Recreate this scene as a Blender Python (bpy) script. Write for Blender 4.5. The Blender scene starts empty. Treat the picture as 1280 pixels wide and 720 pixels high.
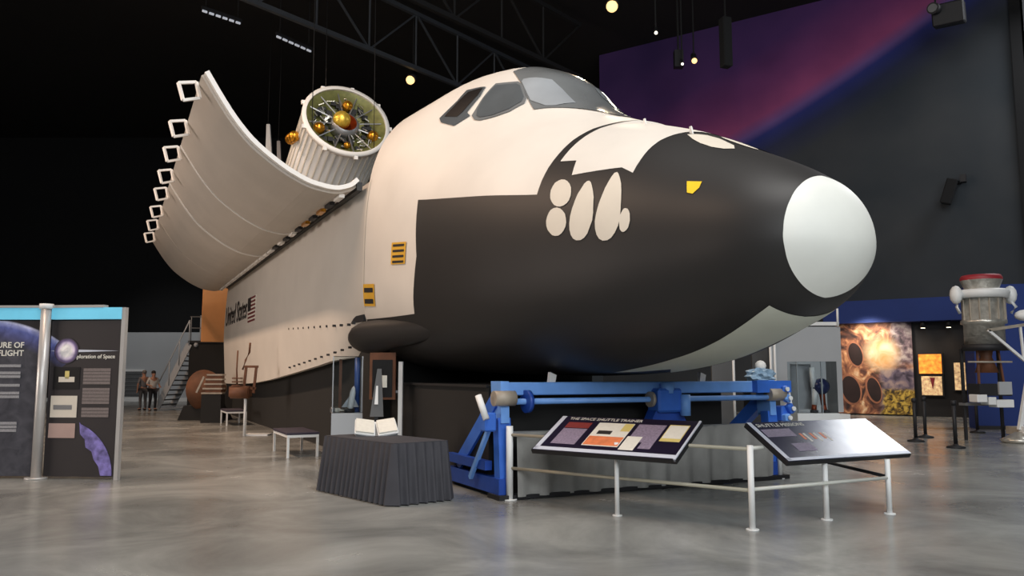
import bpy, bmesh, math, random
import numpy as np
from mathutils import Vector, Matrix, Quaternion
from mathutils.geometry import delaunay_2d_cdt

random.seed(4)
np.seterr(all='ignore')
PI = math.pi
scn = bpy.context.scene
COL = scn.collection

# ------------------------------------------------------------------ camera
CAM_Z = 1.6
F_PX = 1000.0
PITCH = math.atan(107.0 / F_PX)
cam_data = bpy.data.cameras.new('camera')
cam_data.sensor_width = 36.0
cam_data.lens = 36.0 * F_PX / 1280.0
cam_data.clip_end = 400
cam = bpy.data.objects.new('camera', cam_data)
cam.location = (0, 0, CAM_Z)
cam.rotation_euler = (PI / 2 + PITCH, 0, 0)
COL.objects.link(cam)
scn.camera = cam

# ------------------------------------------------------------------ world, lights, exposure
scn.view_settings.view_transform = 'Standard'
scn.view_settings.look = 'None'
scn.view_settings.gamma = 1.0
scn.view_settings.use_curve_mapping = False
scn.view_settings.exposure = 0.1
world = bpy.data.worlds.new('hall_ambient')
scn.world = world
world.use_nodes = True
bg = world.node_tree.nodes['Background']
bg.inputs[0].default_value = (0.8, 0.9, 1.0, 1)
bg.inputs[1].default_value = 0.02


def area_light(name, loc, target, sx, sy, watts, color=(1, 1, 1)):
    d = bpy.data.lights.new(name, 'AREA')
    d.shape = 'RECTANGLE'
    d.size, d.size_y = sx, sy
    d.energy = watts
    d.color = color
    o = bpy.data.objects.new(name, d)
    o.location = loc
    o.rotation_euler = (Vector(target) - Vector(loc)).to_track_quat('-Z', 'Y').to_euler()
    COL.objects.link(o)
    return o


def spot_light(name, loc, target, watts, angle, color, blend=0.6, radius=0.25):
    d = bpy.data.lights.new(name, 'SPOT')
    d.energy = watts
    d.spot_size = math.radians(angle)
    d.spot_blend = blend
    d.shadow_soft_size = radius
    d.color = color
    o = bpy.data.objects.new(name, d)
    o.location = loc
    o.rotation_euler = (Vector(target) - Vector(loc)).to_track_quat('-Z', 'Y').to_euler()
    COL.objects.link(o)
    return o


# the glazed entrance front behind the visitor, the light overhead and two added sources
area_light('entrance_daylight', (5, -9, 9), (1.5, 11, 2.5), 20, 9, 2500, (0.95, 0.98, 1.0))
area_light('overhead_daylight', (3.5, 5, 15.5), (2.0, 10, 2.0), 7, 7, 1350, (1.0, 0.98, 0.95))
area_light('glare_fill', (19.8, 24.0, 15.8), (15.0, 19, 0), 3.6, 3.6, 650, (0.95, 0.97, 1.0))  # added unseen source that puts the glare on the right reading panel
WARM = (1.0, 0.70, 0.50)
sl = area_light('side_fill', (-30, 6, 5), (-4, 20, 4), 10, 6, 560, (1.0, 0.84, 0.74))  # added soft fill from the left for the door underside
sl.data.spread = math.radians(80)

# ------------------------------------------------------------------ colours and materials


def lin(c):
    return c / 12.92 if c <= 0.04045 else ((c + 0.055) / 1.055) ** 2.4


def rgb(r, g, b):
    return (lin(r / 255), lin(g / 255), lin(b / 255), 1)


MATS = {}


def mat(name, c, rough=0.6, metal=0.0, var=0.12, scale=3.0, bump=0.0, bscale=40.0, emit=0.0, coat=0.0, spec=None):
    if name in MATS:
        return MATS[name]
    m = bpy.data.materials.new(name)
    m.use_nodes = True
    nt = m.node_tree
    b = nt.nodes['Principled BSDF']
    tc = nt.nodes.new('ShaderNodeTexCoord')
    nz = nt.nodes.new('ShaderNodeTexNoise')
    nz.inputs['Scale'].default_value = scale
    nz.inputs['Detail'].default_value = 5
    nt.links.new(tc.outputs['Object'], nz.inputs['Vector'])
    rp = nt.nodes.new('ShaderNodeValToRGB')
    k = 1 - var
    rp.color_ramp.elements[0].position = 0.3
    rp.color_ramp.elements[1].position = 0.7
    rp.color_ramp.elements[0].color = (c[0] * k, c[1] * k, c[2] * k, 1)
    rp.color_ramp.elements[1].color = (min(1, c[0] * (1 + var * .5)), min(1, c[1] * (1 + var * .5)), min(1, c[2] * (1 + var * .5)), 1)
    nt.links.new(nz.outputs['Fac'], rp.inputs['Fac'])
    nt.links.new(rp.outputs['Color'], b.inputs['Base Color'])
    b.inputs['Roughness'].default_value = rough
    b.inputs['Metallic'].default_value = metal
    if coat:
        b.inputs['Coat Weight'].default_value = coat
        b.inputs['Coat Roughness'].default_value = 0.08
    if spec is not None:
        b.inputs['Specular IOR Level'].default_value = spec
    if bump:
        n2 = nt.nodes.new('ShaderNodeTexNoise')
        n2.inputs['Scale'].default_value = bscale
        nt.links.new(tc.outputs['Object'], n2.inputs['Vector'])
        bp = nt.nodes.new('ShaderNodeBump')
        bp.inputs['Strength'].default_value = bump
        bp.inputs['Distance'].default_value = 0.02
        nt.links.new(n2.outputs['Fac'], bp.inputs['Height'])
        nt.links.new(bp.outputs['Normal'], b.inputs['Normal'])
    if emit:
        nt.links.new(rp.outputs['Color'], b.inputs['Emission Color'])
        b.inputs['Emission Strength'].default_value = emit
    MATS[name] = m
    return m


def glass(name, c=(0.9, 0.95, 0.97, 1), alpha=0.18, rough=0.03):
    m = bpy.data.materials.new(name)
    m.use_nodes = True
    nt = m.node_tree
    nt.nodes.clear()
    out = nt.nodes.new('ShaderNodeOutputMaterial')
    tr = nt.nodes.new('ShaderNodeBsdfTransparent')
    tr.inputs[0].default_value = c
    gl = nt.nodes.new('ShaderNodeBsdfGlossy')
    gl.inputs['Roughness'].default_value = rough
    fr = nt.nodes.new('ShaderNodeFresnel')
    fr.inputs[0].default_value = 1.45
    ad = nt.nodes.new('ShaderNodeMath')
    ad.operation = 'ADD'
    ad.inputs[1].default_value = alpha * 0.2
    mx = nt.nodes.new('ShaderNodeMixShader')
    nt.links.new(fr.outputs[0], ad.inputs[0])
    nt.links.new(ad.outputs[0], mx.inputs[0])
    nt.links.new(tr.outputs[0], mx.inputs[1])
    nt.links.new(gl.outputs[0], mx.inputs[2])
    nt.links.new(mx.outputs[0], out.inputs[0])
    MATS[name] = m
    return m


M_white = mat('hull_white', rgb(221, 216, 208), 0.5, var=0.07, scale=0.9)
M_skin = mat('door_white', rgb(196, 188, 178), 0.6, var=0.07, scale=0.8)
M_midside = mat('side_panel_white', rgb(205, 200, 192), 0.6, var=0.06, scale=0.8)
M_black = mat('tile_black', rgb(43, 42, 42), 0.5, var=0.10, scale=0.7, spec=0.32)
M_cap = mat('cap_white', rgb(226, 228, 222), 0.5, var=0.03, scale=3)
M_chin = mat('chin_grey', rgb(214, 219, 206), 0.55, var=0.05, scale=2)
M_ovals = mat('thruster_white', rgb(214, 206, 192), 0.6, var=0.04)
M_yellow = mat('marker_yellow', rgb(240, 200, 30), 0.5, var=0.05)
M_sticker = mat('sticker_yellow', rgb(220, 170, 50), 0.6, var=0.08)
M_ink = mat('ink_dark', rgb(35, 32, 32), 0.6, var=0.05)
M_cover = mat('window_cover_grey', rgb(118, 122, 124), 0.22, var=0.08, scale=2, coat=0.6)
M_pane = mat('window_pane_grey', rgb(165, 172, 178), 0.12, var=0.1, scale=1.5, coat=1.0)
M_sidepane = mat('side_pane_grey', rgb(92, 98, 102), 0.15, var=0.12, scale=2, coat=1.0)
M_void = mat('window_void', rgb(18, 18, 20), 0.4, var=0.1)
M_line = mat('seam_light', rgb(215, 210, 200), 0.6, var=0.03)
M_rim = mat('door_rim_white', rgb(238, 236, 232), 0.45, var=0.02)
M_gold = mat('foil_gold', rgb(215, 150, 45), 0.3, metal=0.85, var=0.25, scale=9, bump=0.6, bscale=12)
M_goldbright = mat('foil_gold_bright', rgb(240, 200, 80), 0.35, metal=0.6, var=0.2, scale=9, bump=0.5, bscale=12)
M_copper = mat('nozzle_rust', rgb(150, 60, 20), 0.4, metal=0.5, var=0.25, scale=6)
M_olive = mat('equipment_olive', rgb(120, 122, 70), 0.5, metal=0.2, var=0.3, scale=6)
M_dark = mat('dark_equipment', rgb(26, 26, 30), 0.6, var=0.2, scale=6)
M_steel = mat('steel_grey', rgb(150, 152, 155), 0.4, metal=0.6, var=0.1)
M_whitepaint = mat('white_paint', rgb(228, 230, 230), 0.45, var=0.03)
M_rail = mat('rail_paint', rgb(205, 207, 200), 0.4, var=0.05)
M_railold = mat('rail_brass_grey', rgb(160, 155, 138), 0.45, var=0.05)
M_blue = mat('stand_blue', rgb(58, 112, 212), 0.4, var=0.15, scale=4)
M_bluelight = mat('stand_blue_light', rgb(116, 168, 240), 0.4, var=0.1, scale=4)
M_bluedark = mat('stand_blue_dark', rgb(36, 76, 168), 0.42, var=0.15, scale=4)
M_cloth = mat('table_cloth_black', rgb(62, 62, 68), 0.8, var=0.12, scale=5, bump=0.15, bscale=120)
M_skirt = mat('grey_skirt', rgb(150, 150, 147), 0.85, var=0.25, scale=2.2, bump=0.2, bscale=60)
M_plinth = mat('plinth_black', rgb(22, 22, 22), 0.8, var=0.2, scale=1.2)
M_sign = mat('sign_navy', rgb(30, 24, 44), 0.28, var=0.1, scale=3)
M_signback = mat('sign_back', rgb(16, 17, 22), 0.5)
M_signedge = mat('sign_edge', rgb(200, 206, 220), 0.4, var=0.03)
M_lilac = mat('print_lilac', rgb(140, 128, 150), 0.5, var=0.3, scale=40)
M_red = mat('print_red', rgb(130, 50, 48), 0.5, var=0.15, scale=20)
M_orange = mat('print_orange', rgb(226, 130, 84), 0.5, var=0.2, scale=12)
M_paper = mat('print_paper', rgb(226, 224, 214), 0.5, var=0.06, scale=20)
M_ytab = mat('print_yellow', rgb(214, 196, 120), 0.5, var=0.1)
M_greytext = mat('print_text_grey', rgb(150, 150, 154), 0.6, var=0.25, scale=60)
M_browntext = mat('print_text_brown', rgb(120, 110, 108), 0.6, var=0.2, scale=50)
M_wall = mat('wall_black', rgb(22, 23, 25), 0.9, var=0.15, scale=0.3)
M_ceil = mat('ceiling_black', rgb(24, 22, 22), 0.9, var=0.2, scale=0.4)
M_truss = mat('truss_grey', rgb(62, 66, 72), 0.6, var=0.1)
M_trussdark = mat('truss_dark', rgb(20, 20, 22), 0.8, var=0.1)
M_bluewall = mat('blue_partition', rgb(28, 56, 128), 0.7, var=0.08, scale=1)
M_grey = mat('grey_partition', rgb(168, 172, 176), 0.6, var=0.06, scale=1)
M_greydark = mat('grey_partition_dark', rgb(92, 94, 96), 0.6, var=0.06, scale=1)
M_palewall = mat('pale_partition', rgb(176, 180, 184), 0.7, var=0.06, scale=0.6)
M_tanlit = mat('tan_panel_lit', rgb(214, 150, 92), 0.7, var=0.15, scale=0.8)  # the orange light falling on this panel is put into its colour
M_brown = mat('heatshield_brown', rgb(100, 62, 38), 0.75, var=0.5, scale=1.6)
M_wood = mat('wood_brown', rgb(104, 64, 40), 0.6, var=0.3, scale=5)
M_bench = mat('bench_dark', rgb(52, 46, 62), 0.6, var=0.1)
M_fire = mat('screen_orange', rgb(250, 140, 50), 0.5, var=0.55, scale=7, emit=1.3)
M_fire2 = mat('screen_cream', rgb(235, 190, 140), 0.5, var=0.6, scale=9, emit=0.6)
M_lamp = mat('lamp_glow', (1.0, 0.62, 0.25, 1), 0.5, var=0.0, emit=1.7)
M_lampw = mat('lamp_white', (1.0, 0.9, 0.7, 1), 0.5, var=0.0, emit=3)
M_strip = mat('strip_glow', (0.75, 0.8, 0.9, 1), 0.5, var=0.0, emit=0.28)
M_redcap = mat('cap_red', rgb(150, 40, 50), 0.5, var=0.1)
M_foil = mat('foil_silver', rgb(190, 188, 180), 0.3, metal=0.6, var=0.25, scale=8, bump=0.5, bscale=14)
M_beige = mat('beige_metal', rgb(170, 160, 146), 0.5, metal=0.2, var=0.2, scale=5)
M_flesh = mat('flesh', rgb(176, 128, 104), 0.6, var=0.05)
M_hair = mat('hair_dark', rgb(36, 28, 24), 0.7)
M_hairgrey = mat('hair_grey', rgb(120, 116, 112), 0.7)
M_shirt = mat('shirt_white', rgb(200, 196, 190), 0.8)
M_shirtgrey = mat('shirt_grey', rgb(110, 108, 110), 0.8)
M_trouser = mat('trouser_dark', rgb(28, 28, 34), 0.8)
M_trousergrey = mat('trouser_grey', rgb(78, 76, 78), 0.8)
M_plastic = mat('plastic_pale_blue', rgb(150, 180, 206), 0.3, var=0.25, scale=9, bump=0.6, bscale=18)
M_poleblue = mat('case_blue', rgb(52, 84, 150), 0.4, var=0.3, scale=5)
M_alu = mat('aluminium', rgb(196, 194, 192), 0.35, metal=0.35, var=0.06)
M_slate = mat('banner_slate', rgb(62, 64, 72), 0.6, var=0.05)
M_bluelamp = mat('header_blue', rgb(110, 200, 232), 0.5, var=0.12, scale=2, emit=0.25)
M_glass = glass('clear_case')

# ------------------------------------------------------------------ scene helpers


def link(o, parent=None):
    COL.objects.link(o)
    if parent is not None:
        o.parent = parent
    return o


def thing(name, label, cat, loc=(0, 0, 0), rz=0.0, group=None):
    o = bpy.data.objects.new(name, None)
    o.empty_display_size = 0.2
    o.location = loc
    o.rotation_euler = (0, 0, rz)
    o['label'] = label
    o['category'] = cat
    if group:
        o['group'] = group
    return link(o)


def tag(o, label, cat, group=None):
    o['label'] = label
    o['category'] = cat
    if group:
        o['group'] = group
    return o


def V(*a):
    return Vector(a)


def frame_for(d):
    d = Vector(d).normalized()
    a = Vector((0, 0, 1)) if abs(d.z) < 0.95 else Vector((1, 0, 0))
    x = a.cross(d).normalized()
    return x, d.cross(x), d


class MB:
    def __init__(s):
        s.bm = bmesh.new()

    def box(s, c, size, rot=None, bevel=0.0):
        m = Matrix.Translation(c)
        if rot is not None:
            m = m @ rot.to_4x4()
        m = m @ Matrix.Diagonal((size[0], size[1], size[2], 1))
        r = bmesh.ops.create_cube(s.bm, size=1.0, matrix=m)
        if bevel:
            es = list({e for v in r['verts'] for e in v.link_edges})
            bmesh.ops.bevel(s.bm, geom=es, offset=bevel, segments=1, affect='EDGES')
        return s

    def bar(s, p0, p1, w, h=None, up=(0, 0, 1)):
        """rectangular bar between two points; w across, h along up"""
        h = h or w
        p0, p1 = Vector(p0), Vector(p1)
        d = (p1 - p0)
        z = d.normalized()
        u = Vector(up)
        if abs(z.dot(u.normalized())) > 0.97:
            u = Vector((1, 0, 0))
        x = u.cross(z).normalized()
        y = z.cross(x)
        R = Matrix((x, y, z)).transposed()
        return s.box((p0 + p1) / 2, (w, h, d.length), R)

    def cone(s, p0, p1, r0, r1=None, n=16, caps=True):
        r1 = r0 if r1 is None else r1
        p0, p1 = Vector(p0), Vector(p1)
        x, y, d = frame_for(p1 - p0)
        A, B = [], []
        for i in range(n):
            a = 2 * PI * i / n
            v = x * math.cos(a) + y * math.sin(a)
            A.append(s.bm.verts.new(p0 + v * r0))
            B.append(s.bm.verts.new(p1 + v * r1))
        for i in range(n):
            j = (i + 1) % n
            s.bm.faces.new((A[i], A[j], B[j], B[i])).smooth = True
        if caps:
            s.bm.faces.new(A[::-1])
            s.bm.faces.new(B)
        return s

    def tube(s, pts, r, n=8):
        pts = [Vector(p) for p in pts]
        rings = []
        for i, p in enumerate(pts):
            d = (pts[min(i + 1, len(pts) - 1)] - pts[max(i - 1, 0)])
            x, y, _ = frame_for(d)
            rings.append([s.bm.verts.new(p + (x * math.cos(2 * PI * k / n) + y * math.sin(2 * PI * k / n)) * r) for k in range(n)])
        for a, b in zip(rings, rings[1:]):
            for k in range(n):
                s.bm.faces.new((a[k], a[(k + 1) % n], b[(k + 1) % n], b[k])).smooth = True
        s.bm.faces.new(rings[0][::-1])
        s.bm.faces.new(rings[-1])
        return s

    def lathe(s, prof, c=(0, 0, 0), axis=(0, 0, 1), n=24):
        c = Vector(c)
        x, y, d = frame_for(axis)
        rings = []
        for r, h in prof:
            if r < 1e-5:
                rings.append([s.bm.verts.new(c + d * h)])
            else:
                rings.append([s.bm.verts.new(c + d * h + (x * math.cos(2 * PI * k / n) + y * math.sin(2 * PI * k / n)) * r) for k in range(n)])
        for a, b in zip(rings, rings[1:]):
            for k in range(n):
                k2 = (k + 1) % n
                if len(a) == 1 and len(b) == 1:
                    continue
                if len(a) == 1:
                    f = s.bm.faces.new((a[0], b[k2], b[k]))
                elif len(b) == 1:
                    f = s.bm.faces.new((a[k], a[k2], b[0]))
                else:
                    f = s.bm.faces.new((a[k], a[k2], b[k2], b[k]))
                f.smooth = True
        return s

    def ball(s, c, r, n=16, sc=(1, 1, 1)):
        m = Matrix.Translation(c) @ Matrix.Diagonal((sc[0], sc[1], sc[2], 1))
        res = bmesh.ops.create_uvsphere(s.bm, u_segments=n, v_segments=max(6, n // 2), radius=r, matrix=m)
        for v in res['verts']:
            for f in v.link_faces:
                f.smooth = True
        return s

    def prism(s, poly, d, off=(0, 0, 0)):
        """poly: 3D points of one face, extruded by vector d"""
        d = Vector(d)
        a = [s.bm.verts.new(Vector(p) + Vector(off)) for p in poly]
        b = [s.bm.verts.new(Vector(p) + Vector(off) + d) for p in poly]
        s.bm.faces.new(a[::-1])
        s.bm.faces.new(b)
        n = len(a)
        for i in range(n):
            s.bm.faces.new((a[i], a[(i + 1) % n], b[(i + 1) % n], b[i]))
        return s

    def grid(s, rows, smooth=True, close=False):
        vs = [[s.bm.verts.new(p) for p in r] for r in rows]
        for a, b in zip(vs, vs[1:]):
            m = len(a)
            for k in range(m if close else m - 1):
                s.bm.faces.new((a[k], a[(k + 1) % m], b[(k + 1) % m], b[k])).smooth = smooth
        return s

    def build(s, name, m, parent=None, **props):
        bmesh.ops.recalc_face_normals(s.bm, faces=s.bm.faces)
        me = bpy.data.meshes.new(name)
        s.bm.to_mesh(me)
        s.bm.free()
        me.materials.append(m)
        o = bpy.data.objects.new(name, me)
        for k, v in props.items():
            o[k] = v
        return link(o, parent)


def struct(name, mb, m):
    return mb.build(name, m, None, kind='structure')


def solo(name, mb, m, label, cat, group=None):
    return tag(mb.build(name, m), label, cat, group)


def text_mesh(name, body, size, m, parent, mtx, align='LEFT', shear=0.0, depth=0.002, bold=0.0):
    cu = bpy.data.curves.new(name, 'FONT')
    cu.body = body
    cu.size = size
    cu.align_x = align
    cu.shear = shear
    cu.extrude = depth
    cu.offset = bold
    cu.resolution_u = 3
    tmp = bpy.data.objects.new(name + '_curve', cu)
    COL.objects.link(tmp)
    dg = bpy.context.evaluated_depsgraph_get()
    me = bpy.data.meshes.new_from_object(tmp.evaluated_get(dg))
    bpy.data.objects.remove(tmp)
    me.transform(mtx)
    me.materials.clear()
    me.materials.append(m)
    o = bpy.data.objects.new(name, me)
    return link(o, parent)


def copy_tree(o, parent=None):
    c = o.copy()
    COL.objects.link(c)
    c.parent = parent
    for ch in list(o.children):
        copy_tree(ch, c)
    return c


# point on a pixel's line of sight, used only while laying things out
def sight(u, v):
    x, y = u - 640.0, 360.0 - v
    cp, sp = math.cos(PITCH), math.sin(PITCH)
    return Vector((x, F_PX * cp - y * sp, F_PX * sp + y * cp))


def at_depth(u, v, Y):
    r = sight(u, v)
    return Vector((0, 0, CAM_Z)) + r * (Y / r.y)


def at_z(u, v, z):
    r = sight(u, v)
    return Vector((0, 0, CAM_Z)) + r * ((z - CAM_Z) / r.z)


# ------------------------------------------------------------------ the hall
def floor_material():
    m = bpy.data.materials.new('polished_concrete')
    m.use_nodes = True
    nt = m.node_tree
    b = nt.nodes['Principled BSDF']
    tc = nt.nodes.new('ShaderNodeTexCoord')
    n1 = nt.nodes.new('ShaderNodeTexNoise')
    n1.inputs['Scale'].default_value = 0.55
    n1.inputs['Detail'].default_value = 9
    n1.inputs['Roughness'].default_value = 0.62
    n1.inputs['Distortion'].default_value = 0.6
    nt.links.new(tc.outputs['Object'], n1.inputs['Vector'])
    rp = nt.nodes.new('ShaderNodeValToRGB')
    e = rp.color_ramp.elements
    e[0].position, e[0].color = 0.30, rgb(112, 113, 111)
    e[1].position, e[1].color = 0.72, rgb(180, 182, 178)
    x = rp.color_ramp.elements.new(0.5)
    x.color = rgb(146, 148, 145)
    nt.links.new(n1.outputs['Fac'], rp.inputs['Fac'])
    n2 = nt.nodes.new('ShaderNodeTexNoise')
    n2.inputs['Scale'].default_value = 0.17
    n2.inputs['Detail'].default_value = 3
    nt.links.new(tc.outputs['Object'], n2.inputs['Vector'])
    mx = nt.nodes.new('ShaderNodeMix')
    mx.data_type = 'RGBA'
    mx.blend_type = 'MULTIPLY'
    mx.inputs[0].default_value = 0.55
    nt.links.new(rp.outputs['Color'], mx.inputs[6])
    r2 = nt.nodes.new('ShaderNodeValToRGB')
    r2.color_ramp.elements[0].position = 0.35
    r2.color_ramp.elements[0].color = (0.62, 0.62, 0.62, 1)
    r2.color_ramp.elements[1].position = 0.65
    nt.links.new(n2.outputs['Fac'], r2.inputs['Fac'])
    nt.links.new(r2.outputs['Color'], mx.inputs[7])
    nt.links.new(mx.outputs[2], b.inputs['Base Color'])
    r3 = nt.nodes.new('ShaderNodeMapRange')
    r3.inputs[3].default_value = 0.16
    r3.inputs[4].default_value = 0.34
    nt.links.new(n1.outputs['Fac'], r3.inputs[0])
    nt.links.new(r3.outputs[0], b.inputs['Roughness'])
    b.inputs['Specular IOR Level'].default_value = 0.6
    return m


ROOM_H = 17.2
struct('floor', MB().box((-5, 22, -0.1), (90, 92, 0.2)), floor_material())
struct('ceiling', MB().box((-5, 22, ROOM_H + 0.1), (90, 92, 0.2)), M_ceil)
struct('wall_left', MB().box((-42, 22, ROOM_H / 2), (0.3, 80, ROOM_H)), M_wall)
struct('wall_back', MB().box((-19, 52, ROOM_H / 2), (48, 0.3, ROOM_H)), M_wall)

# mural wall on the right: local x runs along it from the far corner, local z up
WQ = Vector((4.3, 38.0, 0))
WD = Vector((0.83, -0.557, 0)).normalized()
WRZ = math.atan2(WD.y, WD.x)


def wall_world(w, off=0.0, z=0.0):
    n = Vector((WD.y, -WD.x, 0))
    return WQ + WD * w + n * off + Vector((0, 0, z))


def mural_material():
    m = bpy.data.materials.new('space_mural')
    m.use_nodes = True
    nt = m.node_tree
    b = nt.nodes['Principled BSDF']
    b.inputs['Roughness'].default_value = 0.9
    b.inputs['Specular IOR Level'].default_value = 0.1
    tc = nt.nodes.new('ShaderNodeTexCoord')
    sep = nt.nodes.new('ShaderNodeSeparateXYZ')
    nt.links.new(tc.outputs['Object'], sep.inputs[0])

    def math_(op, a, b_, c=None):
        n = nt.nodes.new('ShaderNodeMath')
        n.operation = op
        for i, q in enumerate((a, b_, c)):
            if q is None:
                continue
            if isinstance(q, (int, float)):
                n.inputs[i].default_value = q
            else:
                nt.links.new(q, n.inputs[i])
        return n.outputs[0]
    # limb of the printed planet: a shallow curve climbing to the right
    X, Z = sep.outputs['X'], sep.outputs['Z']
    t = math_('SUBTRACT', X, 7.0)
    curve = math_('MULTIPLY_ADD', t, 0.40, 11.75)
    curve = math_('MULTIPLY_ADD', math_('MULTIPLY', t, t), 0.013, curve)
    d = math_('SUBTRACT', Z, curve)
    mr = nt.nodes.new('ShaderNodeMapRange')
    mr.inputs[1].default_value = -4.0
    mr.inputs[2].default_value = 6.0
    nt.links.new(d, mr.inputs[0])
    rp = nt.nodes.new('ShaderNodeValToRGB')
    el = rp.color_ramp.elements
    el[0].position, el[0].color = 0.0, rgb(68, 76, 79)
    el[1].position, el[1].color = 1.0, rgb(72, 55, 104)
    for p, c in ((0.20, (60, 68, 73)), (0.30, (50, 58, 84)), (0.372, (52, 62, 126)), (0.405, (112, 92, 152)), (0.46, (158, 84, 132)), (0.58, (124, 70, 122)), (0.76, (86, 60, 114))):
        q = el.new(p)
        q.color = rgb(*c)
    nt.links.new(mr.outputs[0], rp.inputs['Fac'])
    nz = nt.nodes.new('ShaderNodeTexNoise')
    nz.inputs['Scale'].default_value = 0.25
    nz.inputs['Detail'].default_value = 4
    nt.links.new(tc.outputs['Object'], nz.inputs['Vector'])
    r2 = nt.nodes.new('ShaderNodeValToRGB')
    r2.color_ramp.elements[0].position = 0.3
    r2.color_ramp.elements[0].color = (0.65, 0.65, 0.72, 1)
    r2.color_ramp.elements[1].position = 0.7
    r2.color_ramp.elements[1].color = (1.15, 1.0, 1.0, 1)
    nt.links.new(nz.outputs['Fac'], r2.inputs['Fac'])
    mx = nt.nodes.new('ShaderNodeMix')
    mx.data_type = 'RGBA'
    mx.blend_type = 'MULTIPLY'
    mx.inputs[0].default_value = 1
    nt.links.new(rp.outputs['Color'], mx.inputs[6])
    nt.links.new(r2.outputs['Color'], mx.inputs[7])
    nt.links.new(mx.outputs[2], b.inputs['Base Color'])
    return m


mw = struct('wall_right', MB().box((8.7, 0.15, ROOM_H / 2), (17.4, 0.3, ROOM_H)), mural_material())
mw.location = WQ
mw.rotation_euler = (0, 0, WRZ)
w2 = struct('wall_right_end', MB().box((21.5, 0.6, ROOM_H / 2), (8, 0.3, ROOM_H)), M_grey)
w2.location, w2.rotation_euler = WQ, (0, 0, WRZ)
t1 = struct('trim_1', MB().box((17.25, -0.05, ROOM_H / 2 + 2.4), (0.35, 0.3, ROOM_H - 4.8)), M_wall)
t1.location, t1.rotation_euler = WQ, (0, 0, WRZ)
# blue fascia band at the foot of the mural wall
t2 = struct('trim_2', MB().box((14.1, -0.4, 3.98), (7.8, 0.8, 0.86)), M_bluewall)
t2.location, t2.rotation_euler = WQ, (0, 0, WRZ)
t3 = struct('trim_3', MB().box((14.1, -0.02, 1.78), (7.8, 0.06, 3.56)), M_dark)
t3.location, t3.rotation_euler = WQ, (0, 0, WRZ)

# ------------------------------------------------------------------ SPACE SHUTTLE
TH = math.atan(499 * math.cos(PITCH) / F_PX)
AX = Vector((-math.sin(TH), math.cos(TH), 0))      # aft
BX = Vector((-math.cos(TH), -math.sin(TH), 0))     # starboard, toward the visitor's left
NOSE = Vector((3.3672, 7.9258, 0))
SRZ = math.atan2(AX.y, AX.x)


def hullw(s, y, z=0.0):
    return NOSE + AX * s + BX * y + Vector((0, 0, z))


HK = np.sqrt(np.array([0, .15, .5, 1.2, 2.2, 3.3, 4.5, 6, 7.5, 8.8]))
HP = {'zc': [2.986, 2.986, 2.984, 2.984, 2.99, 3.003, 3.043, 3.146, 3.273, 3.387], 'w': [0.0, 0.574, 0.893, 1.18, 1.592, 1.946, 2.221, 2.4, 2.545, 2.61], 'ht': [0.0, 0.519, 0.793, 1.171, 1.663, 2.068, 2.467, 3.007, 3.55, 3.3], 'hb': [0.0, 0.406, 0.725, 0.971, 1.226, 1.372, 1.465, 1.557, 1.652, 1.736], 'nt': [2.0, 2.0, 2.0, 2.0, 2.0, 2.0, 2.117, 2.202, 2.6, 3.6], 'nb': [2.0, 2.0, 2.0, 2.2, 2.4, 2.6, 2.8, 3.0, 3.0, 3.0]}
CK = np.array([3.2, 3.5, 4.0, 4.5, 5.0, 5.6, 6.4, 7.4, 8.8])
CP = {'cz': [4.99, 5.131, 5.375, 5.673, 6.066, 6.588, 6.941, 7.083, 6.845], 'cw': [0.988, 1.086, 1.231, 1.356, 1.492, 1.604, 1.977, 2.193, 2.304]}


def pchip(xk, yk, x):
    xk, yk = np.asarray(xk, float), np.asarray(yk, float)
    h = np.diff(xk)
    d = np.diff(yk) / h
    m = np.zeros(len(xk))
    for i in range(1, len(xk) - 1):
        if d[i - 1] * d[i] > 0:
            w1, w2 = 2 * h[i] + h[i - 1], h[i] + 2 * h[i - 1]
            m[i] = (w1 + w2) / (w1 / d[i - 1] + w2 / d[i])
    m[0], m[-1] = d[0], d[-1]
    i = np.clip(np.searchsorted(xk, x) - 1, 0, len(h) - 1)
    t = (x - xk[i]) / h[i]
    return (1 + 2 * t) * (1 - t) ** 2 * yk[i] + t * (1 - t) ** 2 * h[i] * m[i] + t * t * (3 - 2 * t) * yk[i + 1] + t * t * (t - 1) * h[i] * m[i + 1]


def hull_pts(S, T):
    """station S (m aft of the nose tip), section angle T -> local x, y, z"""
    S, T = np.asarray(S, float), np.asarray(T, float)
    q = {k: pchip(HK, HP[k], np.sqrt(S)) for k in HP}
    sc = np.clip(S, CK[0], CK[-1])
    c = {k: pchip(CK, CP[k], sc) for k in CP}
    co, si = np.cos(T), np.sin(T)

    def se(s_, w, h, n):
        return (np.abs(co / w) ** n + np.abs(s_ / h) ** n) ** (-1 / n)
    r = np.where(si > 0, se(si, q['w'], q['ht'], q['nt']), se(si, q['w'], q['hb'], q['nb']))
    rc = se(np.maximum(si, 0), c['cw'], np.maximum(c['cz'] - q['zc'], .01), 2.4)
    k = 30
    mx = np.maximum(r, rc)
    r = np.where((S > CK[0]) & (si > 0), mx * ((r / mx) ** k + (rc / mx) ** k) ** (1 / k), r)
    return np.stack([S, r * co, q['zc'] + r * si], -1)


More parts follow.
